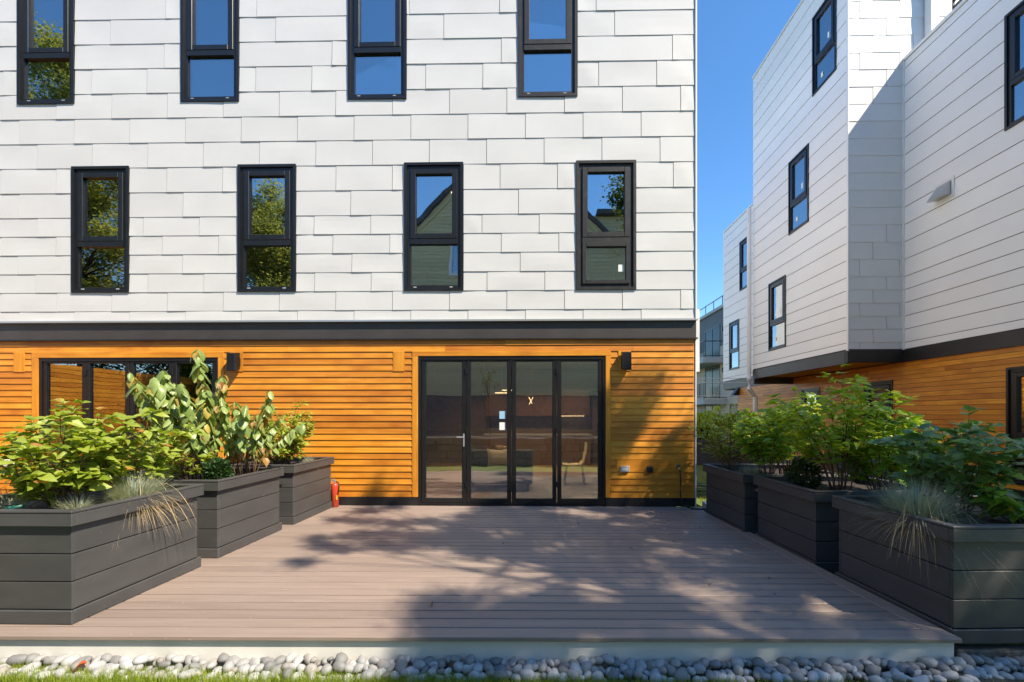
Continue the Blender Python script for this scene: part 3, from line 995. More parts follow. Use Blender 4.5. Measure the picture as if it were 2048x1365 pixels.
# fascia, soffit, cedar
MB(Tn).box(-BY0 + 0.0, -NY0, 2.80, 3.085, -0.2, 0.03).build('fascia_band', M['black'], nb, True)
MB().box(BX - 0.02, NX - 0.035, BY0 - 0.02, BY0 + 0.1, 2.80, 3.085).build('fascia_band', M['black'], nb, True)
MB().box(BX - 0.022, BX + 0.1, BY0 + 0.102, BY1, 2.78, 3.084).build('fascia_band', M['bronze'], nb, True)
MB().box(FX - 0.05, FX + 0.1, BY1 + 0.01, FY1, 2.72, 3.084).build('fascia_band', M['bronze'], nb, True)
MB().box(BX + 0.1, NX + 0.3, BY0 + 0.1, BY1, 2.83, 2.90).build('soffit', M['cedar_y'], nb, True)
MB().box(BX, NX + 0.3, BY1 - 0.06, BY1 + 0.02, 2.60, 3.08).build('fascia_band', M['bronze'], nb, True)
wall_open(Tc, -20.4, -NY0, 0.0, 2.83, -0.25, -0.002, win_c).build('ground_wall', M['backing'], nb, True)
clap_rows(nb, Tc, -20.4, -NY0, 0.145, 25, 0.1066, [(h[0] - 0.0, h[1] + 0.0, h[2], h[3]) for h in win_c], M['cedar_y'], nb=0.012, nt=0.012, gap=0.008)
MB(Tc).box(-20.4, -NY0, -0.1, 0.143, -0.03, 0.022).build('base_trim', M['black'], nb, True)
for h in win_c:
    window(nb, Tc, *h, caps=False)
# interior backdrop, body
MB().box(9.9, 10.0, BY0 + 0.4, BY1, 0, 13).box(9.9, 10.0, BY1 + 0.001, FY1, 0, 10).box(9.9, 10.0, NY0, BY0 + 0.399, 0, 9.55).build('inner_wall', M['inner'], nb, True)
MB().box(9.1, 9.9, 4.9, FY1, 3.0, 3.05).build('floor_slab', M['room'], nb, True)
MB().box(9.2, 14, BY0 + 0.3, FY1, 6.3, 6.4).build('floor_slab', M['room'], nb, True)
MB().box(8.0, 9.9, BY0 + 0.3, BY1 - 0.2, 9.6, 9.7).box(8.0, 9.9, BY0 + 0.3, BY1 - 0.2, 13.0, 13.1).build('floor_slab', M['room'], nb, True)
MB().box(BX + 0.26, FX, BY1 - 0.15, BY1 - 0.01, 3.09, 13.25).build('bay_rear_wall', M['white_flat'], nb, True)
MB().box(NX, 14, NY0 - 0.1, NY0, 0, 10).build('end_wall', M['white_flat'], nb, True)
MB().box(FX, 14, FY1, FY1 + 0.1, 2.7, 10.2).build('end_wall', M['white_flat'], nb, True)
# downspout at the bay's far corner
MB().tube([(7.42, 16.12, 8.75), (7.42, 16.12, 2.98), (7.36, 16.0, 2.75), (7.36, 16.0, 2.45), (7.62, 16.1, 2.15), (7.62, 16.1, 0.0)], 0.075, 8).build('downspout', M['white_trim'], nb, True)
# vent hood
vh = MB(Tn).hexa([(-10.27, 6.26, 0.012), (-9.93, 6.26, 0.012), (-9.93, 6.56, 0.012), (-10.27, 6.56, 0.012),
                  (-10.27, 6.22, 0.27), (-9.93, 6.22, 0.27), (-9.93, 6.55, 0.03), (-10.27, 6.55, 0.03)]).build('vent_hood', M['steel'], nb, True)
MB(Tn).ring(-10.34, -9.86, 6.17, 6.63, 0.06, 0.008, 0.024).build('flange', M['white_trim'], vh, True)
wl = thing('wall_light', (8.6, 20.0, 2.35), 'dark wedge wall light beside the far white downspout', 'wall light')
MB(leftface(8.87)).hexa([(-20.45, 2.40, 0.02), (-20.15, 2.40, 0.02), (-20.15, 2.75, 0.02), (-20.45, 2.75, 0.02),
                         (-20.45, 2.32, 0.34), (-20.15, 2.32, 0.34), (-20.15, 2.62, 0.12), (-20.45, 2.62, 0.12)]).build('lamp_body', M['frame'], wl, True)

# ------------------------------------------------------------------ distant balcony block
fb = thing('apartment_block', (14, 34, 0), 'distant beige apartment block with railed balconies between the two buildings', 'building')
Tx = leftface(12.2)
MB(Tx).box(-48, -26.5, -0.2, 6.1, -6, 0).build('lower_wall', M['beige'], fb, True)
MB(Tx).box(-48, -26.5, 6.1, 8.55, -6, 0.002).build('upper_wall', M['slate'], fb, True)
MB(Tx).box(-48.2, -26.4, 8.551, 8.75, -6, 0.15).build('roof_edge', M['slab'], fb, True)
for k in range(14):
    MB(Tx).box(-27.2 - k * 1.5, -27.16 - k * 1.5, 8.75, 9.35, 0.02, 0.06).build('roof_rail_post', M['frame'], fb, True)
MB(Tx).box(-48, -26.6, 9.32, 9.37, 0.015, 0.065).build('roof_rail', M['frame'], fb, True)
for z in (5.25, 2.55):
    MB(Tx).box(-36, -29.6, z - 0.34, z, 0.0, 1.5).build('balcony_slab', M['slab'], fb, True)
    r = MB(Tx).box(-36, -29.6, z + 1.02, z + 1.07, 1.43, 1.48).box(-36, -29.6, z + 0.08, z + 0.12, 1.43, 1.48) \
        .box(-29.66, -29.62, z + 1.02, z + 1.07, 0.0, 1.43).box(-29.66, -29.62, z + 0.08, z + 0.12, 0.0, 1.43).build('balcony_rail', M['frame'], fb, True)
    for k in range(9):
        u = -29.65 - k * 0.79
        MB(Tx).box(u, u + 0.035, z, z + 1.02, 1.435, 1.475).build('rail_post', M['frame'], fb, True)
    for k in range(52):
        u = -29.72 - k * 0.12
        r2 = MB(Tx).box(u, u + 0.012, z + 0.12, z + 1.02, 1.448, 1.462).build('baluster', M['frame'], r, True)
for z0, z1 in ((5.3, 7.6), (2.6, 4.9), (0.0, 2.3)):
    for ua in (-33.4,):
        wn = MB(Tx).ring(ua, ua + 2.7, z0, z1, 0.1, -0.1, 0.03).box(ua + 1.3, ua + 1.4, z0 + 0.1, z1 - 0.1, -0.1, 0.028).box(ua + 0.1, ua + 1.3, z1 - 0.8, z1 - 0.74, -0.1, 0.02).build('window', M['frame'], fb, True)
        MB(Tx).box(ua + 0.1, ua + 2.6, z0 + 0.1, z1 - 0.1, -0.02, 0.006).build('pane', M['far_glass'], wn, True)
wn = MB(Tx).ring(-29.1, -28.0, 0.0, 2.2, 0.09, -0.1, 0.03).build('window', M['frame'], fb, True)
MB(Tx).box(-29.01, -28.09, 0.09, 2.11, -0.02, 0.006).build('pane', M['far_glass'], wn, True)
for z in (7.0, 4.3):
    MB(Tx).box(-30.1, -29.95, z, z + 0.3, 0.0, 0.15).build('lamp', M['frame'], fb, True)

for k, (za, zb) in enumerate(((3.16, 2.98), (3.00, 2.82), (2.50, 2.30), (2.34, 2.20), (1.92, 1.74))):
    pts = []
    for j in range(13):
        s = j / 12
        pts.append((2.6 + s * 6.25, 18.0 + 0.1 * k, za + (zb - za) * s - 0.10 * math.sin(math.pi * s)))
    cb = MB().tube(pts, 0.012, 5).build('white_cable', M['white_trim'])
    tag(cb, ['topmost white cable strung between the two buildings', 'second white cable from the top between the two buildings',
             'third white cable from the top between the two buildings', 'fourth white cable from the top between the two buildings',
             'lowest white cable between the buildings just above the far shrubs'][k], 'cable', 'white cables between the buildings')

# ------------------------------------------------------------------ planters
def planter(loc, rz, wx, ly, label, H=0.83, drop=0.0, group='dark grey plank planters'):
    """local origin: inner front corner at the ground; body spans x 0..wx, y 0..ly"""
    t = thing('planter_box', loc, label, 'planter', group, rz)
    zs = [(0.1, 0.298), (0.306, 0.502), (0.510, 0.712)]
    MB().box(0.03, wx - 0.03, 0.03, ly - 0.03, 0.0, 0.70).build('liner', M['black'], t)
    for z0, z1 in zs:
        j = lambda: R.uniform(-0.0015, 0.0015)
        MB().box(0, wx, j(), 0.028, z0, z1).build('plank', M['paint'], t, bevel=0.003)
        MB().box(0, wx, ly - 0.028, ly + j(), z0, z1).build('plank', M['paint'], t, bevel=0.003)
        MB().box(0.001 + j(), 0.029, 0.029, ly - 0.029, z0, z1).build('plank', M['paint'], t, bevel=0.003)
        MB().box(wx - 0.029, wx + j(), 0.029, ly - 0.029, z0, z1).build('plank', M['paint'], t, bevel=0.003)
    for nm, z0, z1, o, iw in (('base_board', 0.0, 0.098, 0.024, 0.0), ('rim_board', 0.716, H - 0.022, 0.04, 0.0)):
        MB().box(-o, wx + o, -o, -0.002, z0, z1).build(nm, M['paint'], t, bevel=0.004)
        MB().box(-o, wx + o, ly + 0.002, ly + o, z0, z1).build(nm, M['paint'], t, bevel=0.004)
        MB().box(-o, -0.002, -0.001, ly + 0.001, z0, z1).build(nm, M['paint'], t, bevel=0.004)
        MB().box(wx + 0.002, wx + o, -0.001, ly + 0.001, z0, z1).build(nm, M['paint'], t, bevel=0.004)
    o = 0.043
    for a in ((-o, wx + o, -o, 0.028), (-o, wx + o, ly - 0.028, ly + o), (-o, 0.028, 0.0285, ly - 0.0285), (wx - 0.028, wx + o, 0.0285, ly - 0.0285)):
        MB().box(*a, H - 0.019, H).build('cap_board', M['paint'], t, bevel=0.004)
    n = 14
    mb = MB()
    for i in range(n):
        for k in range(n):
            mb.P((0.029 + (wx - 0.058) * i / (n - 1), 0.029 + (ly - 0.058) * k / (n - 1), H - 0.09 + R.uniform(-0.012, 0.02)))
    for i in range(n - 1):
        for k in range(n - 1):
            mb.f.append((i * n + k, (i + 1) * n + k, (i + 1) * n + k + 1, i * n + k + 1))
    mb.build('soil', M['soil'], t)
    return t


PW = 1.25
planter((-3.41 - PW, 3.262, 0.003), 0, PW, 1.23, 'nearest dark grey planter on the left of the deck, cut by the frame')
planter((-3.425 - PW, 4.80, 0.003), 0, PW, 1.17, 'middle of the three grey planters left of the deck, under the tall pale shrub')
planter((-3.41 - PW, 6.28, 0.003), 0, PW, 1.16, 'farthest of the three grey planters left of the deck, against the cedar wall')
RZ = math.radians(2.4)
GR = -0.078
planter((2.935, 3.275, GR), RZ, 1.3, 1.15, 'nearest black planter on the right, with drooping grass over its edge')
planter((2.855, 4.735, GR), RZ, 1.3, 1.13, 'middle of the three black planters right of the deck')
planter((2.71, 6.02, GR), RZ, 1.3, 1.21, 'farthest of the three black planters right of the deck, near the building corner')
planter((4.3, 14.8, -0.1), 0, 3.0, 0.9, 'long dark planter far back on the lawn between the buildings')
planter((5.6, 8.6, -0.1), 0, 2.2, 0.8, 'dark planter on the lawn behind the right row of planters')


# ------------------------------------------------------------------ vegetation
def leaf_mesh(name, m, L, W, fold=0.25, droop=0.3, curl=0.0, tip=1.6, twist=0.0, wave=0.0):
    """ovate blade along +y, normal +z, base at origin"""
    mb = MB()
    st = [0.0, 0.12, 0.32, 0.55, 0.78, 1.0]
    wd = [0.04, 0.70, 1.0, 0.92, 0.55, 0.03] if tip > 1.3 else [0.05, 0.75, 1.0, 1.0, 0.72, 0.06]
    rows = []
    for t, wf in zip(st, wd):
        y = L * t
        z = -droop * L * t * t
        hw = W * 0.5 * wf
        e = fold * hw
        ca, sa = math.cos(twist * t), math.sin(twist * t)
        r3 = []
        for q in (-1, -0.5, 0, 0.5, 1):
            px_ = q * hw
            pz_ = abs(q) * e - curl * hw * q * q + wave * hw * math.sin(9 * t + 2.2 * q) * abs(q)
            r3.append(mb.P((px_ * ca - pz_ * sa, y, z + px_ * sa + pz_ * ca)))
        rows.append(r3)
    for a, b in zip(rows, rows[1:]):
        for q in range(4):
            mb.f.append((a[q], a[q + 1], b[q + 1], b[q]))
    return mb.mesh(name, m, True)


def leaf_matrix(p, axis, normal, s):
    y = axis.normalized()
    z = (normal - y * normal.dot(y))
    if z.length < 1e-3:
        z = Vector((0.3, 0.2, 1)) - y * Vector((0.3, 0.2, 1)).dot(y)
    z.normalize()
    x = y.cross(z) * R.uniform(0.78, 1.15)
    return Matrix(((x.x * s, y.x * s, z.x * s, p.x), (x.y * s, y.y * s, z.y * s, p.y), (x.z * s, y.z * s, z.z * s, p.z), (0, 0, 0, 1)))


def put_leaves(root, leaves, meshes, n_obj, name='leaf', near=None):
    """leaves: (matrix, mesh index). The ones nearest the camera become objects, the rest one joined part"""
    base = root.location
    leaves = sorted(leaves, key=lambda q: (base + q[0].translation - Vector((0, 0, 1.8))).length + R.uniform(0, 0.25))
    for mtx, k in leaves[:n_obj]:
        o = bpy.data.objects.new(name, meshes[k % len(meshes)])
        col.objects.link(o)
        o.parent = root
        o.matrix_basis = mtx
    rest = leaves[n_obj:]
    if rest:
        by = {}
        for mtx, k in rest:
            by.setdefault(meshes[k % len(meshes)].materials[0].name, []).append((mtx, k))
        for mn, lst in by.items():
            mb = MB()
            for mtx, k in lst:
                me = meshes[k % len(meshes)]
                o0 = len(mb.v)
                mb.v += [tuple(mtx @ v.co) for v in me.vertices]
                mb.f += [tuple(i + o0 for i in pl.vertices) for pl in me.polygons]
            stuff(mb.build('foliage', bpy.data.materials[mn], root, smooth=True))


def shrub(name, loc, label, H, S, stems, meshes, stem_m, n_obj=150, style='flat', lean=(0, 0), per=8, twigs=4, low=0.25, group=None, scale=(0.5, 1.15), cat='shrub', base_r=0.06, odd=None):
    t = thing(name, loc, label, cat, group)
    leaves = []
    for k in range(stems):
        a = 2 * math.pi * (k + R.uniform(-0.35, 0.35)) / stems
        out = R.uniform(0.35, 1.0) * S
        h = H * R.uniform(0.68, 1.0) * (1 - 0.25 * (out / S) ** 2)
        if k == 0:
            out, h = 0.12 * S, H
        d = Vector((math.cos(a), math.sin(a), 0))
        b0 = d * base_r * R.uniform(0.3, 1)
        pts = []
        N = 8
        for j in range(N + 1):
            s = j / N
            o = out * (s ** 1.25)
            pts.append(b0 + d * o + Vector((lean[0] * s * s, lean[1] * s * s, h * (s ** 0.9))) + Vector((R.uniform(-1, 1), R.uniform(-1, 1), 0)) * 0.012)
        mb = MB()
        mb.tube(pts, [0.0075 * (1 - 0.75 * j / N) for j in range(N + 1)], 5)
        lines = []
        if style != 'spire':
            for q in range(twigs):
                s = low + (0.95 - low) * (q + R.random()) / twigs
                j = min(N - 1, int(s * N))
                p0 = pts[j].lerp(pts[j + 1], s * N - j)
                ta = a + R.uniform(-1.7, 1.7)
                tl = R.uniform(0.14, 0.30) * H * (1.15 - 0.5 * s)
                dv = Vector((math.cos(ta), math.sin(ta), R.uniform(0.15, 0.8))).normalized()
                tp = [p0 + dv * tl * x + Vector((0, 0, 0.10 * tl * x * x)) for x in (0, 0.35, 0.7, 1.0)]
                mb.tube(tp, [0.0035, 0.003, 0.0022, 0.0012], 4)
                lines.append((tp, 4))
        lines.append((pts, per))
        mb.build('stem', M[stem_m], t, smooth=True)
        for line, cnt in lines:
            for q in range(cnt):
                s = 0.3 + 0.7 * (q + R.uniform(0, 0.6)) / cnt if line is pts else 0.25 + 0.75 * (q + R.uniform(0.2, 0.8)) / cnt
                if line is pts:
                    s = max(s, low)
                s = min(s, 0.995)
                n = len(line) - 1
                j = min(n - 1, int(s * n))
                p = line[j].lerp(line[j + 1], s * n - j)
                dr = (line[j + 1] - line[j]).normalized()
                ph = R.uniform(0, 6.28)
                for side in (0, math.pi):
                    if R.random() < 0.1:
                        continue
                    sd = Vector((math.cos(ph + side), math.sin(ph + side), 0))
                    sz = R.uniform(*scale)
                    if style == 'flat':
                        ax = (sd * 1.0 + dr * 0.45 + Vector((0, 0, R.uniform(-0.35, 0.25))))
                        nm = Vector((R.uniform(-0.45, 0.45), R.uniform(-0.55, 0.3), 1))
                    elif style == 'hang':
                        ax = (sd * 0.75 + dr * 0.2 + Vector((0, 0, R.uniform(-0.9, -0.3))))
                        nm = sd + Vector((0, 0, R.uniform(0.2, 0.7)))
                    else:      # spire: leaves clasp an erect stem and hang
                        ax = (sd * 0.62 + Vector((0, 0, R.uniform(-1.15, -0.35))))
                        nm = sd + Vector((0, 0, R.uniform(0.35, 0.8)))
                    pp = p + sd * 0.012
                    kk = R.randrange(100)
                    if odd and (p.z / H) < odd:
                        kk = -1 - R.randrange(len(meshes) if R.random() < 0.4 else 1)
                    leaves.append((leaf_matrix(pp, ax, nm, sz), kk))
            # terminal leaf
            p = line[-1]
            dr = (line[-1] - line[-2]).normalized()
            if style == 'flat':
                for kq in range(3):
                    ph = R.uniform(0, 6.28)
                    leaves.append((leaf_matrix(p, dr * 0.6 + Vector((math.cos(ph), math.sin(ph), 0.2)), Vector((0, -0.3, 1)), R.uniform(0.5, 0.9)), R.randrange(100)))
    put_leaves(t, leaves, meshes, n_obj)
    return t


def mset(nm, m, L, W, **kw):
    return [leaf_mesh(nm, M[m], L * a, W * b, **{**dict(fold=f, droop=d, twist=tw, wave=wv), **kw}) for a, b, f, d, tw, wv in
            ((1, 1, 0.22, 0.22, 0.1, 0.05), (0.9, 1.05, 0.45, 0.38, -0.5, 0.08), (1.1, 0.88, 0.08, 0.12, 0.3, 0.04), (0.92, 0.85, 0.3, 0.6, 0.9, 0.10),
             (0.7, 0.95, 0.6, 0.3, -0.2, 0.10), (1.15, 1.0, 0.2, 0.45, -0.8, 0.06))]


LIME = mset('lime_leaf', 'leaf_lime', 0.105, 0.08)
PALE = mset('pale_leaf', 'leaf_pale', 0.15, 0.092, curl=0.5, tip=1.2)
AUT = [leaf_mesh('autumn_leaf', M['leaf_autumn'], 0.11, 0.075, 0.4, 0.4)]
GREEN = mset('green_leaf', 'leaf_green', 0.115, 0.075)
BRIGHT = mset('bright_leaf', 'leaf_bright', 0.125, 0.07)
BLUE = mset('blue_green_leaf', 'leaf_blue', 0.125, 0.092)
SMALL = mset('small_leaf', 'leaf_lime', 0.085, 0.05)
LONG = mset('long_leaf', 'leaf_bright', 0.17, 0.06, droop=0.5)

SO = 0.745     # soil height on the left planters
SR = GR + 0.74
shrub('lime_shrub', (-3.93, 3.72, SO), 'bushy lime green shrub in the front of the nearest left planter', 0.88, 0.42, 16, LIME, 'stem', 295, twigs=6, per=9, low=0.06, base_r=0.12)
shrub('lime_shrub', (-3.90, 4.22, SO), 'rounded lime green shrub at the back of the nearest left planter', 0.80, 0.46, 12, LIME, 'stem', 230, twigs=5, per=9, low=0.08, lean=(0.1, 0), base_r=0.12)
shrub('pale_leaf_shrub', (-4.05, 5.28, SO), 'tall shrub of pale drooping heart shaped leaves left of the doors', 1.58, 0.44, 15, PALE + AUT, 'stem', 295, style='spire', per=24, low=0.10, lean=(-0.14, 0),
      base_r=0.20, scale=(0.65, 1.2), odd=0.26)
shrub('pale_leaf_shrub', (-3.66, 5.62, SO), 'lower pale drooping shrub leaning right over the middle left planter', 1.10, 0.42, 11, PALE + AUT, 'stem', 220, style='spire', per=18, low=0.10, lean=(0.16, 0),
      base_r=0.16, scale=(0.6, 1.05), odd=0.34)
shrub('low_lime_shrub', (-4.10, 5.02, SO), 'low lime green foliage under the tall pale shrub', 0.50, 0.40, 9, LIME + AUT, 'stem', 140, twigs=4, per=6, low=0.1, base_r=0.15, scale=(0.55, 0.9))
shrub('yellow_green_shrub', (-3.82, 6.75, SO), 'compact yellow green shrub in the farthest left planter', 0.95, 0.42, 20, SMALL, 'stem', 295, twigs=8, per=11, low=0.06, lean=(0.05, 0), base_r=0.12)

shrub('dark_leaf_shrub', (3.62, 4.0, SR), 'dark blue green shrub in the nearest right planter', 0.90, 0.46, 12, BLUE, 'stem', 280, twigs=5, per=9, low=0.08, base_r=0.1)
shrub('low_leaf_plant', (3.85, 3.62, SR), 'low green leafy plant at the right frame edge of the nearest planter', 0.30, 0.34, 9, GREEN, 'stem', 90, twigs=2, per=5, low=0.1, base_r=0.12)
shrub('red_stem_shrub', (3.30, 5.05, SR), 'tall red stemmed shrub with bright leaves in the middle right planter', 1.40, 0.46, 13, BRIGHT, 'stem_red', 295, twigs=6, per=9, low=0.30, base_r=0.10, lean=(0.0, 0.1))
shrub('green_shrub', (3.76, 5.05, SR), 'dense green shrub on the right of the middle right planter', 1.04, 0.46, 16, GREEN, 'stem_red', 295, twigs=6, per=9, low=0.10, base_r=0.12)
shrub('green_shrub', (3.10, 6.20, SR), 'loose green shrub at the front of the farthest right planter', 1.0, 0.40, 13, GREEN, 'stem_red', 250, style='flat', twigs=6, per=8, low=0.2, base_r=0.1)
shrub('green_shrub', (3.52, 6.50, SR), 'bright leafy shrub behind in the farthest right planter', 1.2, 0.48, 13, BRIGHT, 'stem_red', 230, twigs=6, per=9, low=0.25, base_r=0.1)
shrub('fine_leaf_shrub', (2.92, 6.95, SR), 'feathery small leaved shrub beside the building corner', 1.0, 0.42, 13, SMALL, 'stem', 200, twigs=6, per=9, low=0.12, base_r=0.1)
shrub('long_leaf_shrub', (4.85, 15.2, 0.64), 'yellow green willow like shrub far back, leftmost of its planter', 1.35, 0.6, 14, LONG, 'stem', 110, style='hang', twigs=6, per=11, low=0.1, scale=(1, 1.7))
shrub('long_leaf_shrub', (5.8, 15.25, 0.64), 'yellow green willow like shrub far back, second from the left', 1.2, 0.6, 14, LONG, 'stem', 110, style='hang', twigs=6, per=11, low=0.1, scale=(1, 1.7))
shrub('long_leaf_shrub', (6.7, 15.2, 0.64), 'yellow green shrub far back beneath the white downspout', 1.1, 0.55, 12, LONG, 'stem', 100, style='hang', twigs=6, per=10, low=0.1, scale=(1, 1.7))
shrub('green_shrub', (6.1, 9.0, 0.64), 'green shrub on the lawn behind the middle right planter', 0.95, 0.45, 8, GREEN, 'stem_red', 90, twigs=4, per=8, low=0.2)
shrub('green_shrub', (7.1, 9.0, 0.64), 'green shrub on the lawn behind the nearest right planter', 0.55, 0.45, 8, BRIGHT, 'stem_red', 80, twigs=4, per=8, low=0.2)


def boxwood(loc, r, label):
    t = thing('boxwood_ball', loc, label, 'bush', 'small round boxwoods')
    MB().tube([(0, 0, -0.05), (0, 0, r)], 0.012, 6).build('stem', M['stem'], t)
    lm = leaf_mesh('box_leaf', M['leaf_box'], 0.03, 0.018, 0.3, 0.2)
    mb = MB()
    for k in range(1500):
        d = Vector((R.gauss(0, 1), R.gauss(0, 1), R.gauss(0, 1))).normalized()
        rr = r * (R.random() ** 0.25) * (1 + 0.14 * math.sin(5 * d.x + 3 * d.z) * math.sin(4 * d.y))
        p = Vector((d.x * rr, d.y * rr, r * 0.95 + d.z * rr * 1.15))
        mtx = leaf_matrix(p, d + Vector((R.uniform(-.8, .8), R.uniform(-.8, .8), R.uniform(-.3, .9))), Vector((R.uniform(-1, 1), R.uniform(-1, 1), 1)), R.uniform(0.8, 1.5))
        o0 = len(mb.v)
        mb.v += [tuple(mtx @ v.co) for v in lm.vertices]
        mb.f += [tuple(i + o0 for i in pl.vertices) for pl in lm.polygons]
    stuff(mb.build('foliage', M['leaf_box'], t, smooth=True))


boxwood((-3.60, 5.05, SO), 0.135, 'small dark boxwood ball beside the tall pale shrub on the left')
boxwood((3.10, 5.36, SR), 0.17, 'small dark boxwood ball in the middle right planter')


def blade_strip(mb, p, d, L, w, sag, n=4):
    side = Vector((-d.y, d.x, 0))
    if side.length < 1e-3:
        side = Vector((1, 0, 0))
    side.normalize()
    prev = None
    for k in range(n + 1):
        s = k / n
        q = p + d * (L * s) + Vector((0, 0, -sag * L * s * s))
        hw = w * 0.5 * (1 - s * 0.92)
        cur = (mb.P(q - side * hw), mb.P(q + side * hw))
        if prev:
            mb.f.append((prev[0], prev[1], cur[1], cur[0]))
        prev = cur


def fescue(loc, label, n, L, seeds=0, seed_dir=None, straw=0, rad=0.05, sd_len=0.5, m='fescue'):
    t = thing('grass_tuft', loc, label, 'grass tuft', 'blue fescue tufts')
    mb = MB()
    for k in range(n):
        a = R.uniform(0, 6.283)
        el = math.radians(R.triangular(15, 90, 66))
        d = Vector((math.cos(a) * math.cos(el), math.sin(a) * math.cos(el), math.sin(el)))
        blade_strip(mb, Vector((math.cos(a), math.sin(a), 0)) * rad * R.random(), d, L * R.uniform(0.6, 1.1), 0.0046, R.uniform(0.15, 0.5))
    stuff(mb.build('blades', M[m], t))
    if straw:
        mb = MB()
        for k in range(straw):
            a = (seed_dir or 0) + R.gauss(0, 0.7)
            el = math.radians(R.uniform(5, 45))
            d = Vector((math.cos(a) * math.cos(el), math.sin(a) * math.cos(el), math.sin(el)))
            blade_strip(mb, Vector((math.cos(a), math.sin(a), 0)) * rad * R.random(), d, L * R.uniform(0.7, 1.4), 0.0035, R.uniform(0.3, 0.9), 5)
        stuff(mb.build('dry_blades', M['straw'], t))
    for k in range(seeds):
        a = (seed_dir if seed_dir is not None else R.uniform(0, 6.28)) + R.gauss(0, 0.8)
        h = R.uniform(0.10, 0.40)
        dp = R.uniform(0.08, 0.42)
        rch = sd_len * R.uniform(0.6, 1.15)
        d = Vector((math.cos(a), math.sin(a), 0))
        pts = []
        for j in range(11):
            s = j / 10
            pts.append(d * (rch * s) + Vector((0, 0, h * 3.2 * s * (1 - s) - dp * s ** 3)))
        pts = [p + Vector((R.uniform(-1, 1), R.uniform(-1, 1), 0)) * 0.004 for p in pts]
        rr = [0.0011] * 7 + [0.0016, 0.0031, 0.0028, 0.001]
        MB().tube(pts, rr, 5).build('seed_stalk', M['straw'], t, smooth=True)
    return t


fescue((-3.62, 4.02, SO), 'blue green fescue spilling straw over the nearest left planter', 1900, 0.36, 8, -0.35, 220, 0.13, 0.45)
fescue((-4.16, 3.52, SO), 'dry straw coloured tuft at the left frame edge', 260, 0.36, 4, 2.8, 170, 0.07, 0.5)
fescue((-3.72, 3.60, SO), 'grey fescue half hidden under the front lime shrub', 300, 0.22, 0, 0, 30, 0.07)
fescue((-3.58, 7.05, SO), 'small pale fescue in the farthest left planter', 260, 0.2, 0, 0, 60, 0.05)
fescue((3.10, 3.78, SR), 'large fescue with nodding seed heads in the nearest right planter', 2300, 0.46, 15, -2.0, 160, 0.15, 0.42)
fescue((2.95, 6.35, SR), 'soft blue fescue in the farthest right planter', 600, 0.26, 3, -2.4, 30, 0.07, 0.3)

vl = thing('hose_valve', (-4.0, 3.36, SO + 0.05), 'small teal hose valve lying on the nearest left planter', 'hose valve')
MB().tube([(-0.09, 0.0, 0.0), (0.07, 0.03, 0.04)], 0.013, 8).build('pipe', M['teal'], vl, smooth=True)
MB().box(-0.02, 0.03, -0.02, 0.03, 0.0, 0.045).build('valve_body', M['teal'], vl, bevel=0.006)
MB().lathe([(0.018, 0.0), (0.024, 0.01), (0.018, 0.02)], (0.0, 0, 0.045), 8).build('knob', M['black_rubber'], vl)
MB().tube([(-0.06, -0.005, 0.0), (-0.075, -0.10, 0.035), (-0.08, -0.145, 0.02), (-0.085, -0.155, -0.10)], 0.006, 6).build('tube', M['black_rubber'], vl, smooth=True)

# ------------------------------------------------------------------ pebbles
peb = MB().hexa([(-13, 2.55, -0.30), (9.2, 2.70, -0.30), (9.2, 3.26, -0.262), (-13, 2.97, -0.262),
                 (-13, 2.55, -0.269), (9.2, 2.70, -0.269), (9.2, 3.26, -0.215), (-13, 2.97, -0.215)]).build('pebble_bed', M['earth'])
structure(peb)


def pebble_mesh(k):
    rr = random.Random(k)
    me_m = M['stone'] if k % 4 else M['stone_tan']
    mb = MB()
    ph = [rr.uniform(0, 6.28) for _ in range(4)]
    n, mrows = 10, 6
    top = mb.P((0, 0, 1))
    rows = []
    for i in range(1, mrows):
        th = math.pi * i / mrows
        row = []
        for j in range(n):
            a = 2 * math.pi * j / n
            d = Vector((math.sin(th) * math.cos(a), math.sin(th) * math.sin(a), math.cos(th)))
            s = 1 + 0.09 * math.sin(2 * a + ph[0]) + 0.06 * math.sin(3 * d.z + ph[1]) + 0.05 * math.sin(3 * a + ph[2])
            row.append(mb.P(d * s))
        rows.append(row)
    bot = mb.P((0, 0, -1))
    for j in range(n):
        mb.f.append((top, rows[0][j], rows[0][(j + 1) % n]))
        mb.f.append((bot, rows[-1][(j + 1) % n], rows[-1][j]))
    for A, B in zip(rows, rows[1:]):
        for j in range(n):
            mb.f.append((A[j], B[j], B[(j + 1) % n], A[(j + 1) % n]))
    return mb.mesh('stone', me_m, True)


PM = [pebble_mesh(k) for k in range(12)]
stones = []
for row in range(3):
    x = -6.6
    while x < 6.2:
        r = R.uniform(0.021, 0.047) * (1.10 if row > 2 else 1.0)
        x += r * 1.45
        yf = 3.155 + 0.0141 * x if x < 2.87 else 3.25
        y = yf - 0.034 - row * 0.050 + R.uniform(-0.018, 0.018)
        zb = -0.172 - row * 0.022 + R.uniform(-0.02, 0.022)
        if x > 2.9:
            zb -= 0.015
        stones.append((x, y, zb, r))
        x += r * 0.15
extra = []
for k, (x, y, z, r) in enumerate(stones):
    fl = R.uniform(0.62, 0.95)
    sx, sy, sz = r * R.uniform(0.95, 1.4), r * R.uniform(0.8, 1.1), r * fl
    rot = Matrix.Rotation(R.uniform(-0.5, 0.5), 4, 'X') @ Matrix.Rotation(R.uniform(-0.5, 0.5), 4, 'Y') @ Matrix.Rotation(R.uniform(0, 3.14), 4, 'Z')
    mtx = Matrix.Translation((x, y, z)) @ rot @ Matrix.Diagonal((sx, sy, sz, 1))
    extra.append((mtx, R.randrange(12)))
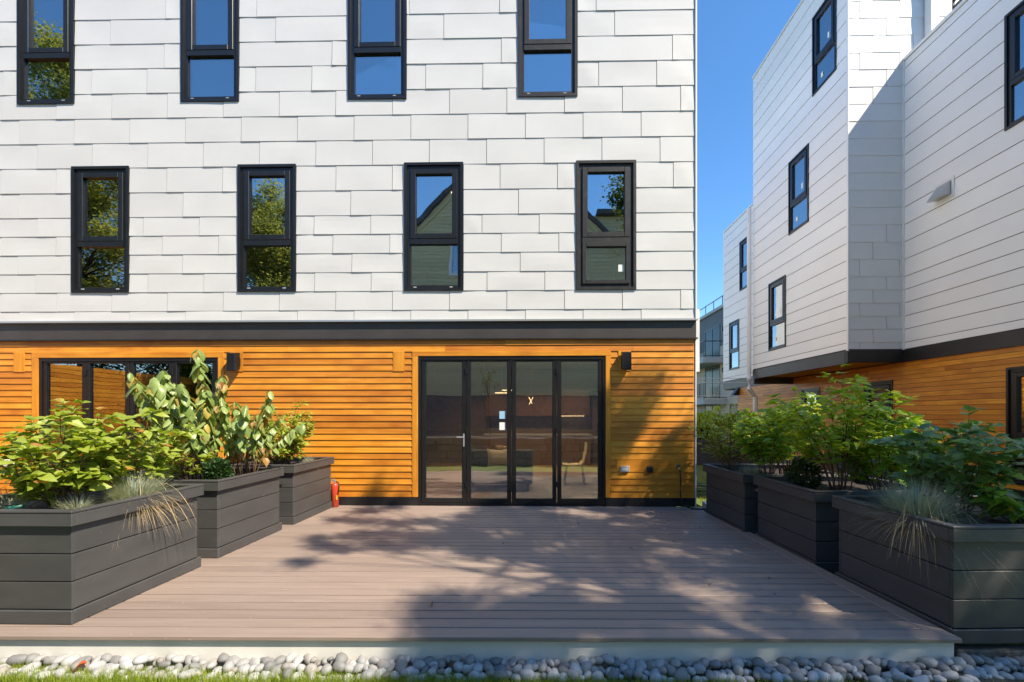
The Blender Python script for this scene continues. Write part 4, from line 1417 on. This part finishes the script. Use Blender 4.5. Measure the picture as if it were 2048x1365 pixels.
extra.sort(key=lambda q: -q[0].translation.z + (0.2 if abs(q[0].translation.x + 0.1) > 4.0 else 0))
for mtx, k in extra[:300]:
    o = bpy.data.objects.new('stone', PM[k])
    col.objects.link(o)
    o.parent = peb
    o.matrix_basis = mtx
mb = MB()
for mtx, k in extra[300:]:
    o0 = len(mb.v)
    mb.v += [tuple(mtx @ v.co) for v in PM[k].vertices]
    mb.f += [tuple(i + o0 for i in pl.vertices) for pl in PM[k].polygons]
stuff(mb.build('stones', M['stone'], peb, smooth=True))


# ------------------------------------------------------------------ grass
def grass(name, label, areas, h, w_):
    mb = MB()
    for (x0, x1, y0, y1, z, n) in areas:
        for k in range(n):
            x = R.uniform(x0, x1)
            y = y0(x) + (y1(x) - y0(x)) * R.random() if callable(y0) else R.uniform(y0, y1)
            a = R.uniform(0, 6.28)
            el = math.radians(R.uniform(58, 89))
            d = Vector((math.cos(a) * math.cos(el), math.sin(a) * math.cos(el), math.sin(el)))
            blade_strip(mb, Vector((x, y, z)), d, h * R.uniform(0.5, 1.15), w_, R.uniform(0.0, 0.3), 2)
    return tag(stuff(mb.build(name, M['blade'])), label, 'grass')


gy1 = lambda x: 3.035 - 0.016 * (max(x, -4.5) + 3.5) + 0.012 * math.sin(x * 7) + 0.008 * math.sin(x * 17.0)
gy0 = lambda x: gy1(x) - 0.16
grass('grass', 'sunlit lawn grass along the front edge of the pebbles', [(-6.6, 6.2, gy0, gy1, -0.245, 45000)], 0.108, 0.0040)
grass('grass', 'lawn grass beside and behind the right planters', [(2.95, 4.2, 3.37, 3.6, -0.1, 2600), (3.0, 4.4, 7.4, 12.0, -0.1, 9000), (4.3, 8.6, 3.5, 12, -0.1, 14000)], 0.06, 0.005)

# ------------------------------------------------------------------ fallen leaves
def fallen(x, y, z, s, m, label, group=None):
    me = leaf_mesh('fallen_leaf', M[m], s, s * 0.55, 0.9, 0.5)
    o = bpy.data.objects.new('fallen_leaf', me)
    col.objects.link(o)
    o.location = (x, y, z)
    o.rotation_euler = (R.uniform(-0.25, 0.25), R.uniform(-0.25, 0.25), R.uniform(0, 6.28))
    tag(o, label, 'leaf', group)


M['dry'] = leaf_mat('dry_leaf', (0.16, 0.09, 0.05), (0.30, 0.2, 0.12), None, 0, 0.1)
M['orange_leaf'] = leaf_mat('orange_leaf', (0.62, 0.10, 0.03), (0.62, 0.14, 0.04), None, 0, 0.2)
fallen(-3.66, 3.02, -0.105, 0.075, 'orange_leaf', 'orange red leaf on the pebbles at the far left frame edge')
fallen(-3.02, 2.99, -0.135, 0.085, 'orange_leaf', 'orange red leaf on the pebbles below the left planter')
fallen(-0.86, 3.66, 0.018, 0.06, 'dry', 'dry curled leaf on the sunlit front of the deck')
for (x, y) in ((1.05, 5.2), (1.62, 5.5), (2.15, 4.3), (1.55, 4.1), (0.55, 6.4), (1.9, 6.6), (2.2, 6.2), (-0.4, 5.4), (0.9, 6.9), (2.0, 3.9)):
    fallen(x, y, 0.012, R.uniform(0.03, 0.05), 'dry', 'tiny dry leaf scattered on the shaded part of the deck', 'tiny dry leaves on the deck')

# ------------------------------------------------------------------ trees around the yard (shade and reflections)
def tree(name, base, label, clumps, m, per, ls, trunk_r=0.16, hub=0.45, seed=1, group='yard trees'):
    """clumps: (centre, radius). limbs run from the trunk to each clump"""
    rr = random.Random(seed)
    t = thing(name, base, label, 'tree', group)
    b = Vector(base)
    top = max(c.z for c, r in clumps)
    cx = sum((c.x for c, r in clumps)) / len(clumps)
    cy = sum((c.y for c, r in clumps)) / len(clumps)
    fork = Vector((b.x + (cx - b.x) * 0.35, b.y + (cy - b.y) * 0.35, b.z + (top - b.z) * hub))
    crown_c = Vector((cx, cy, top - 1.0))
    tp = [b + Vector((0, 0, -0.2)), b.lerp(fork, 0.4) + Vector((0.08, 0.05, 0)), fork, fork.lerp(crown_c, 0.5), crown_c]
    mb = MB()
    mb.tube(tp, [trunk_r * 1.25, trunk_r, trunk_r * 0.75, trunk_r * 0.45, trunk_r * 0.15], 10)
    axis = tp[1:]
    for c, r in clumps:
        q = min([fork.lerp(crown_c, k / 6) for k in range(6)], key=lambda p: (p - (c - Vector((0, 0, 1.2)))).length)
        mid = q.lerp(c, 0.5) + Vector((rr.uniform(-0.15, 0.15), rr.uniform(-0.15, 0.15), 0.15))
        mb.tube([q, mid, c], [trunk_r * 0.22, trunk_r * 0.12, 0.008], 5)
    mb.build('trunk', M['bark'], t, True, smooth=True)
    cm = MB()
    for c, r in clumps:
        for k in range(int(per * (r / 0.45) ** 2)):
            d = Vector((rr.gauss(0, 1), rr.gauss(0, 1), rr.gauss(0, 0.8)))
            p = c + d * (r * 0.42)
            ax = Vector((rr.uniform(-1, 1), rr.uniform(-1, 1), rr.uniform(-0.6, 0.5))).normalized()
            nm = Vector((rr.uniform(-.8, .8), rr.uniform(-.8, .8), 1))
            x = ax.cross(nm).normalized()
            s = ls * rr.uniform(0.7, 1.25)
            i0 = len(cm.v)
            cm.v += [tuple(p), tuple(p + ax * s * 0.5 + x * s * 0.33), tuple(p + ax * s), tuple(p + ax * s * 0.5 - x * s * 0.33)]
            cm.f.append((i0, i0 + 1, i0 + 2, i0 + 3))
    stuff(cm.build('crown', M[m], t, True))
    return t


rs = random.Random(5)


def shade_here(x, y):
    """where the crown lets no sun through, measured on the deck plane"""
    if y < 3.72:
        return x > -0.86 + 0.05 * (y - 3)
    if y < 4.5:
        return x > -0.10
    if y < 5.46:
        return x > -0.07 - 1.33 * (y - 4.5)
    if y < 7.7:
        return x > -1.35 + 0.2 * (y - 5.4)
    if y < 8.75:
        return x > -0.15 and y < 8.62 - 0.22 * max(0, x) and not (1.05 < x + (y - 8) * 1.0 < 1.5)
    return False


holes = [(-0.05, 4.55, 0.30), (0.75, 4.0, 0.24), (1.4, 3.85, 0.18), (1.35, 3.38, 0.14), (0.1, 4.2, 0.2), (2.75, 3.35, 0.15), (2.4, 3.6, 0.15), (0.2, 5.4, 0.16), (-0.5, 5.9, 0.2), (1.3, 5.1, 0.15), (0.6, 7.2, 0.25), (1.9, 7.0, 0.15), (0.3, 7.35, 0.22)]
cl = []
y = 2.45
while y < 8.8:
    x = -1.7
    while x < 4.5:
        px, py = x + rs.uniform(-0.13, 0.13), y + rs.uniform(-0.13, 0.13)
        if shade_here(px, py) and not any((px - a) ** 2 + (py - b) ** 2 < (c + 0.10) ** 2 for a, b, c in holes):
            if not (px > 2.72 and py > 4.2 and rs.random() < 0.9) and not (px > 2.3 and py > 4.6 and rs.random() < 0.6):
                cl.append((px, py, rs.uniform(0.28, 0.38)))
        x += 0.33
    y += 0.33
for (x, y, r) in ((-2.45, 4.68, 0.20), (-2.5, 5.3, 0.26), (-2.2, 5.15, 0.22), (-1.9, 5.35, 0.26), (-1.6, 5.2, 0.24), (-2.75, 5.6, 0.2), (-2.3, 5.75, 0.3), (-1.9, 5.8, 0.3), (-1.5, 5.7, 0.35),
                  (-2.9, 6.6, 0.25), (-2.5, 6.5, 0.3), (-2.0, 6.4, 0.3), (-1.6, 6.5, 0.3), (-2.7, 7.2, 0.3), (-2.4, 7.5, 0.25), (-2.9, 7.7, 0.2)):
    cl.append((x, y, r))
A, B = [], []
for (x, y, r) in cl:
    h = rs.uniform(9.6, 12.4)
    c = Vector((x + 0.714 * h, y - 0.5 * h, h))
    (A if c.x < 8.6 else B).append((c, r))
tree('shade_tree', (6.8, -2.0, 0.7), 'leafy tree behind the retaining wall whose crown shades the deck', A, 'leaf_tree', 900, 0.07, 0.17, seed=2)
tree('shade_tree', (9.6, 1.0, -0.27), 'leafy tree on the lawn shading the right planters', B, 'leaf_tree', 430, 0.07, 0.15, seed=3)


def blob(cx, cy, cz, rx, rz, n, r, seed):
    q = random.Random(seed)
    out = []
    for k in range(n):
        d = Vector((q.gauss(0, 1), q.gauss(0, 1), q.gauss(0, 1))).normalized() * (q.random() ** 0.4)
        out.append((Vector((cx + d.x * rx, cy + d.y * rx, cz + d.z * rz)), r * q.uniform(0.8, 1.3)))
    return out


tree('yard_tree', (-17.4, -1.8, 0.7), 'tall olive green tree reflected in the left upper windows', blob(-17.6, -2.0, 9.6, 2.6, 7.0, 90, 0.8, 4), 'leaf_tree2', 300, 0.12, 0.22, 0.3, 6)
tree('yard_tree', (-12.2, -5.2, 0.7), 'rounded green tree reflected in the second window', blob(-12.1, -5.2, 7.4, 2.3, 4.8, 90, 0.75, 7), 'leaf_tree2', 300, 0.11, 0.18, 0.3, 8)
tree('yard_tree', (-16.2, -4.2, 0.7), 'broad dark tree reflected in the left glass door', blob(-15.8, -4.4, 3.4, 2.6, 3.0, 60, 0.7, 27), 'leaf_tree', 110, 0.18, 0.16, 0.3, 28)
tree('yard_tree', (3.9, -3.2, 0.7), 'slim tree reflected in the right edge of the fourth window', blob(3.75, -3.2, 10.3, 0.7, 1.5, 22, 0.4, 17), 'leaf_tree', 90, 0.14, 0.07, 0.5, 18)
tree('yard_tree', (-6.5, -2.9, 0.7), 'low dark tree before the olive house', blob(-6.6, -2.9, 3.0, 1.2, 1.6, 18, 0.5, 9), 'leaf_tree', 120, 0.12, 0.08, 0.3, 10)
tree('yard_tree', (-1.9, -2.6, 0.7), 'small sparse tree reflected in the second door panel', blob(-1.95, -2.6, 2.9, 0.5, 0.9, 16, 0.22, 12), 'leaf_tree', 90, 0.06, 0.03, 0.3, 13)
tree('yard_tree', (3.3, -2.6, 0.7), 'small sparse tree reflected in the last door panel', blob(3.3, -2.6, 2.9, 0.5, 0.8, 16, 0.22, 14), 'leaf_tree', 90, 0.06, 0.03, 0.3, 15)

# ------------------------------------------------------------------ olive house, retaining wall and fence across the yard
hs = thing('shingled_house', (-1.6, -7.5, 0.72), 'olive shingled gable house across the yard, seen reflected in the panes', 'house')
Th = backface(-7.5)          # u = -x
apx, apz = 1.6, 15.35
MB(Th).box(-10.3, 7.0, 0.7, 2.5, -6, -0.02).build('foundation', M['wallstone'], hs, True)
hw = [(2.5, 4.4, 8.5, 10.4), (4.9, 5.6, 4.3, 5.6), (2.5, 3.9, 4.3, 5.8)]
z = 2.5
while z < apz - 0.3:
    half = min(5.0, apz - z - 0.05)
    u0, u1 = apx - half, apx + half
    if z < 11.4:
        u0 = -10.3
    cuts = sorted([(a, b) for a, b, c, d in hw if c < z + 0.1 < d])
    u = u0
    for a, b in cuts + [(u1, u1)]:
        if a > u:
            MB(Th).hexa([(u, z, -0.1), (a, z, -0.1), (a, z + 0.2, -0.1), (u, z + 0.2, -0.1), (u, z, 0.024), (a, z, 0.024), (a, z + 0.2, 0.003), (u, z + 0.2, 0.003)]) \
                .build('shingle_course', M['shingle_olive'], hs, True)
        u = b
    z += 0.19
MB(Th).box(-10.3, 6.5, 0.72, 11.3, -6, -0.12).build('house_body', M['shingle_olive'], hs, True)
for s_ in (1, -1):
    MB(Th).hexa([(apx, apz, -6), (apx + s_ * 5.6, apz - 5.6, -6), (apx + s_ * 5.6, apz - 5.6, 0.3), (apx, apz, 0.3),
                 (apx, apz + 0.28, -6), (apx + s_ * 5.6, apz - 5.32, -6), (apx + s_ * 5.6, apz - 5.32, 0.3), (apx, apz + 0.28, 0.3)]).build('roof', M['roof_grey'], hs, True)
    MB(Th).hexa([(apx, apz - 0.34, 0.03), (apx + s_ * 5.6, apz - 5.94, 0.03), (apx + s_ * 5.6, apz - 5.6, 0.03), (apx, apz, 0.03),
                 (apx, apz - 0.34, 0.09), (apx + s_ * 5.6, apz - 5.94, 0.09), (apx + s_ * 5.6, apz - 5.6, 0.09), (apx, apz, 0.09)]).build('barge_board', M['shingle_olive'], hs, True)
MB(Th).box(-10.6, -2.9, 11.4, 11.62, -6, 0.35).build('flat_roof', M['roof_grey'], hs, True)
for a, b, c_, d in hw:
    wn = MB(Th).ring(a, b, c_, d, 0.11, -0.1, 0.06).build('window', M['white_trim'], hs, True)
    MB(Th).box(a + 0.11, b - 0.11, c_ + 0.11, d - 0.11, -0.08, -0.04).build('pane', M['glass'], wn, True)
rw = thing('retaining_wall', (0, -1.0, -0.27), 'low grey stone block wall across the lawn', 'wall')
MB().box(-16, 12, -1.04, -0.86, -0.27, 0.70).build('wall_core', M['earth'], rw, True)
for r_ in range(4):
    x = -15 + 0.3 * (r_ % 2)
    while x < 9:
        L = R.uniform(0.45, 0.75)
        z = -0.27 + r_ * 0.245
        MB().box(x + 0.006, x + L - 0.006, -1.03, -0.80 + R.uniform(-0.015, 0.015), z + 0.005, z + 0.24).build('stone_block', M['wallstone'], rw, True, bevel=0.015)
        x += L
fn = thing('plank_fence', (-14.2, 2, -0.27), 'tall orange cedar plank fence along the left side of the yard', 'fence')
Tfn = rightface(-14.2)
for k in range(24):
    MB(Tfn).box(-3.5, 6.8, -0.2 + k * 0.135, -0.079 + k * 0.135, 0.0, 0.025).build('plank', M['cedar_y'], fn, True)
MB(Tfn).box(-3.45, 6.75, -0.2, 3.0, -0.02, -0.004).build('backing_board', M['walnut'], fn, True)
for y in (-3.4, -0.9, 1.6, 4.1, 6.7):
    MB(Tfn).box(y, y + 0.09, -0.27, 3.05, -0.12, -0.022).build('post', M['cedar_trim_v'], fn, True)
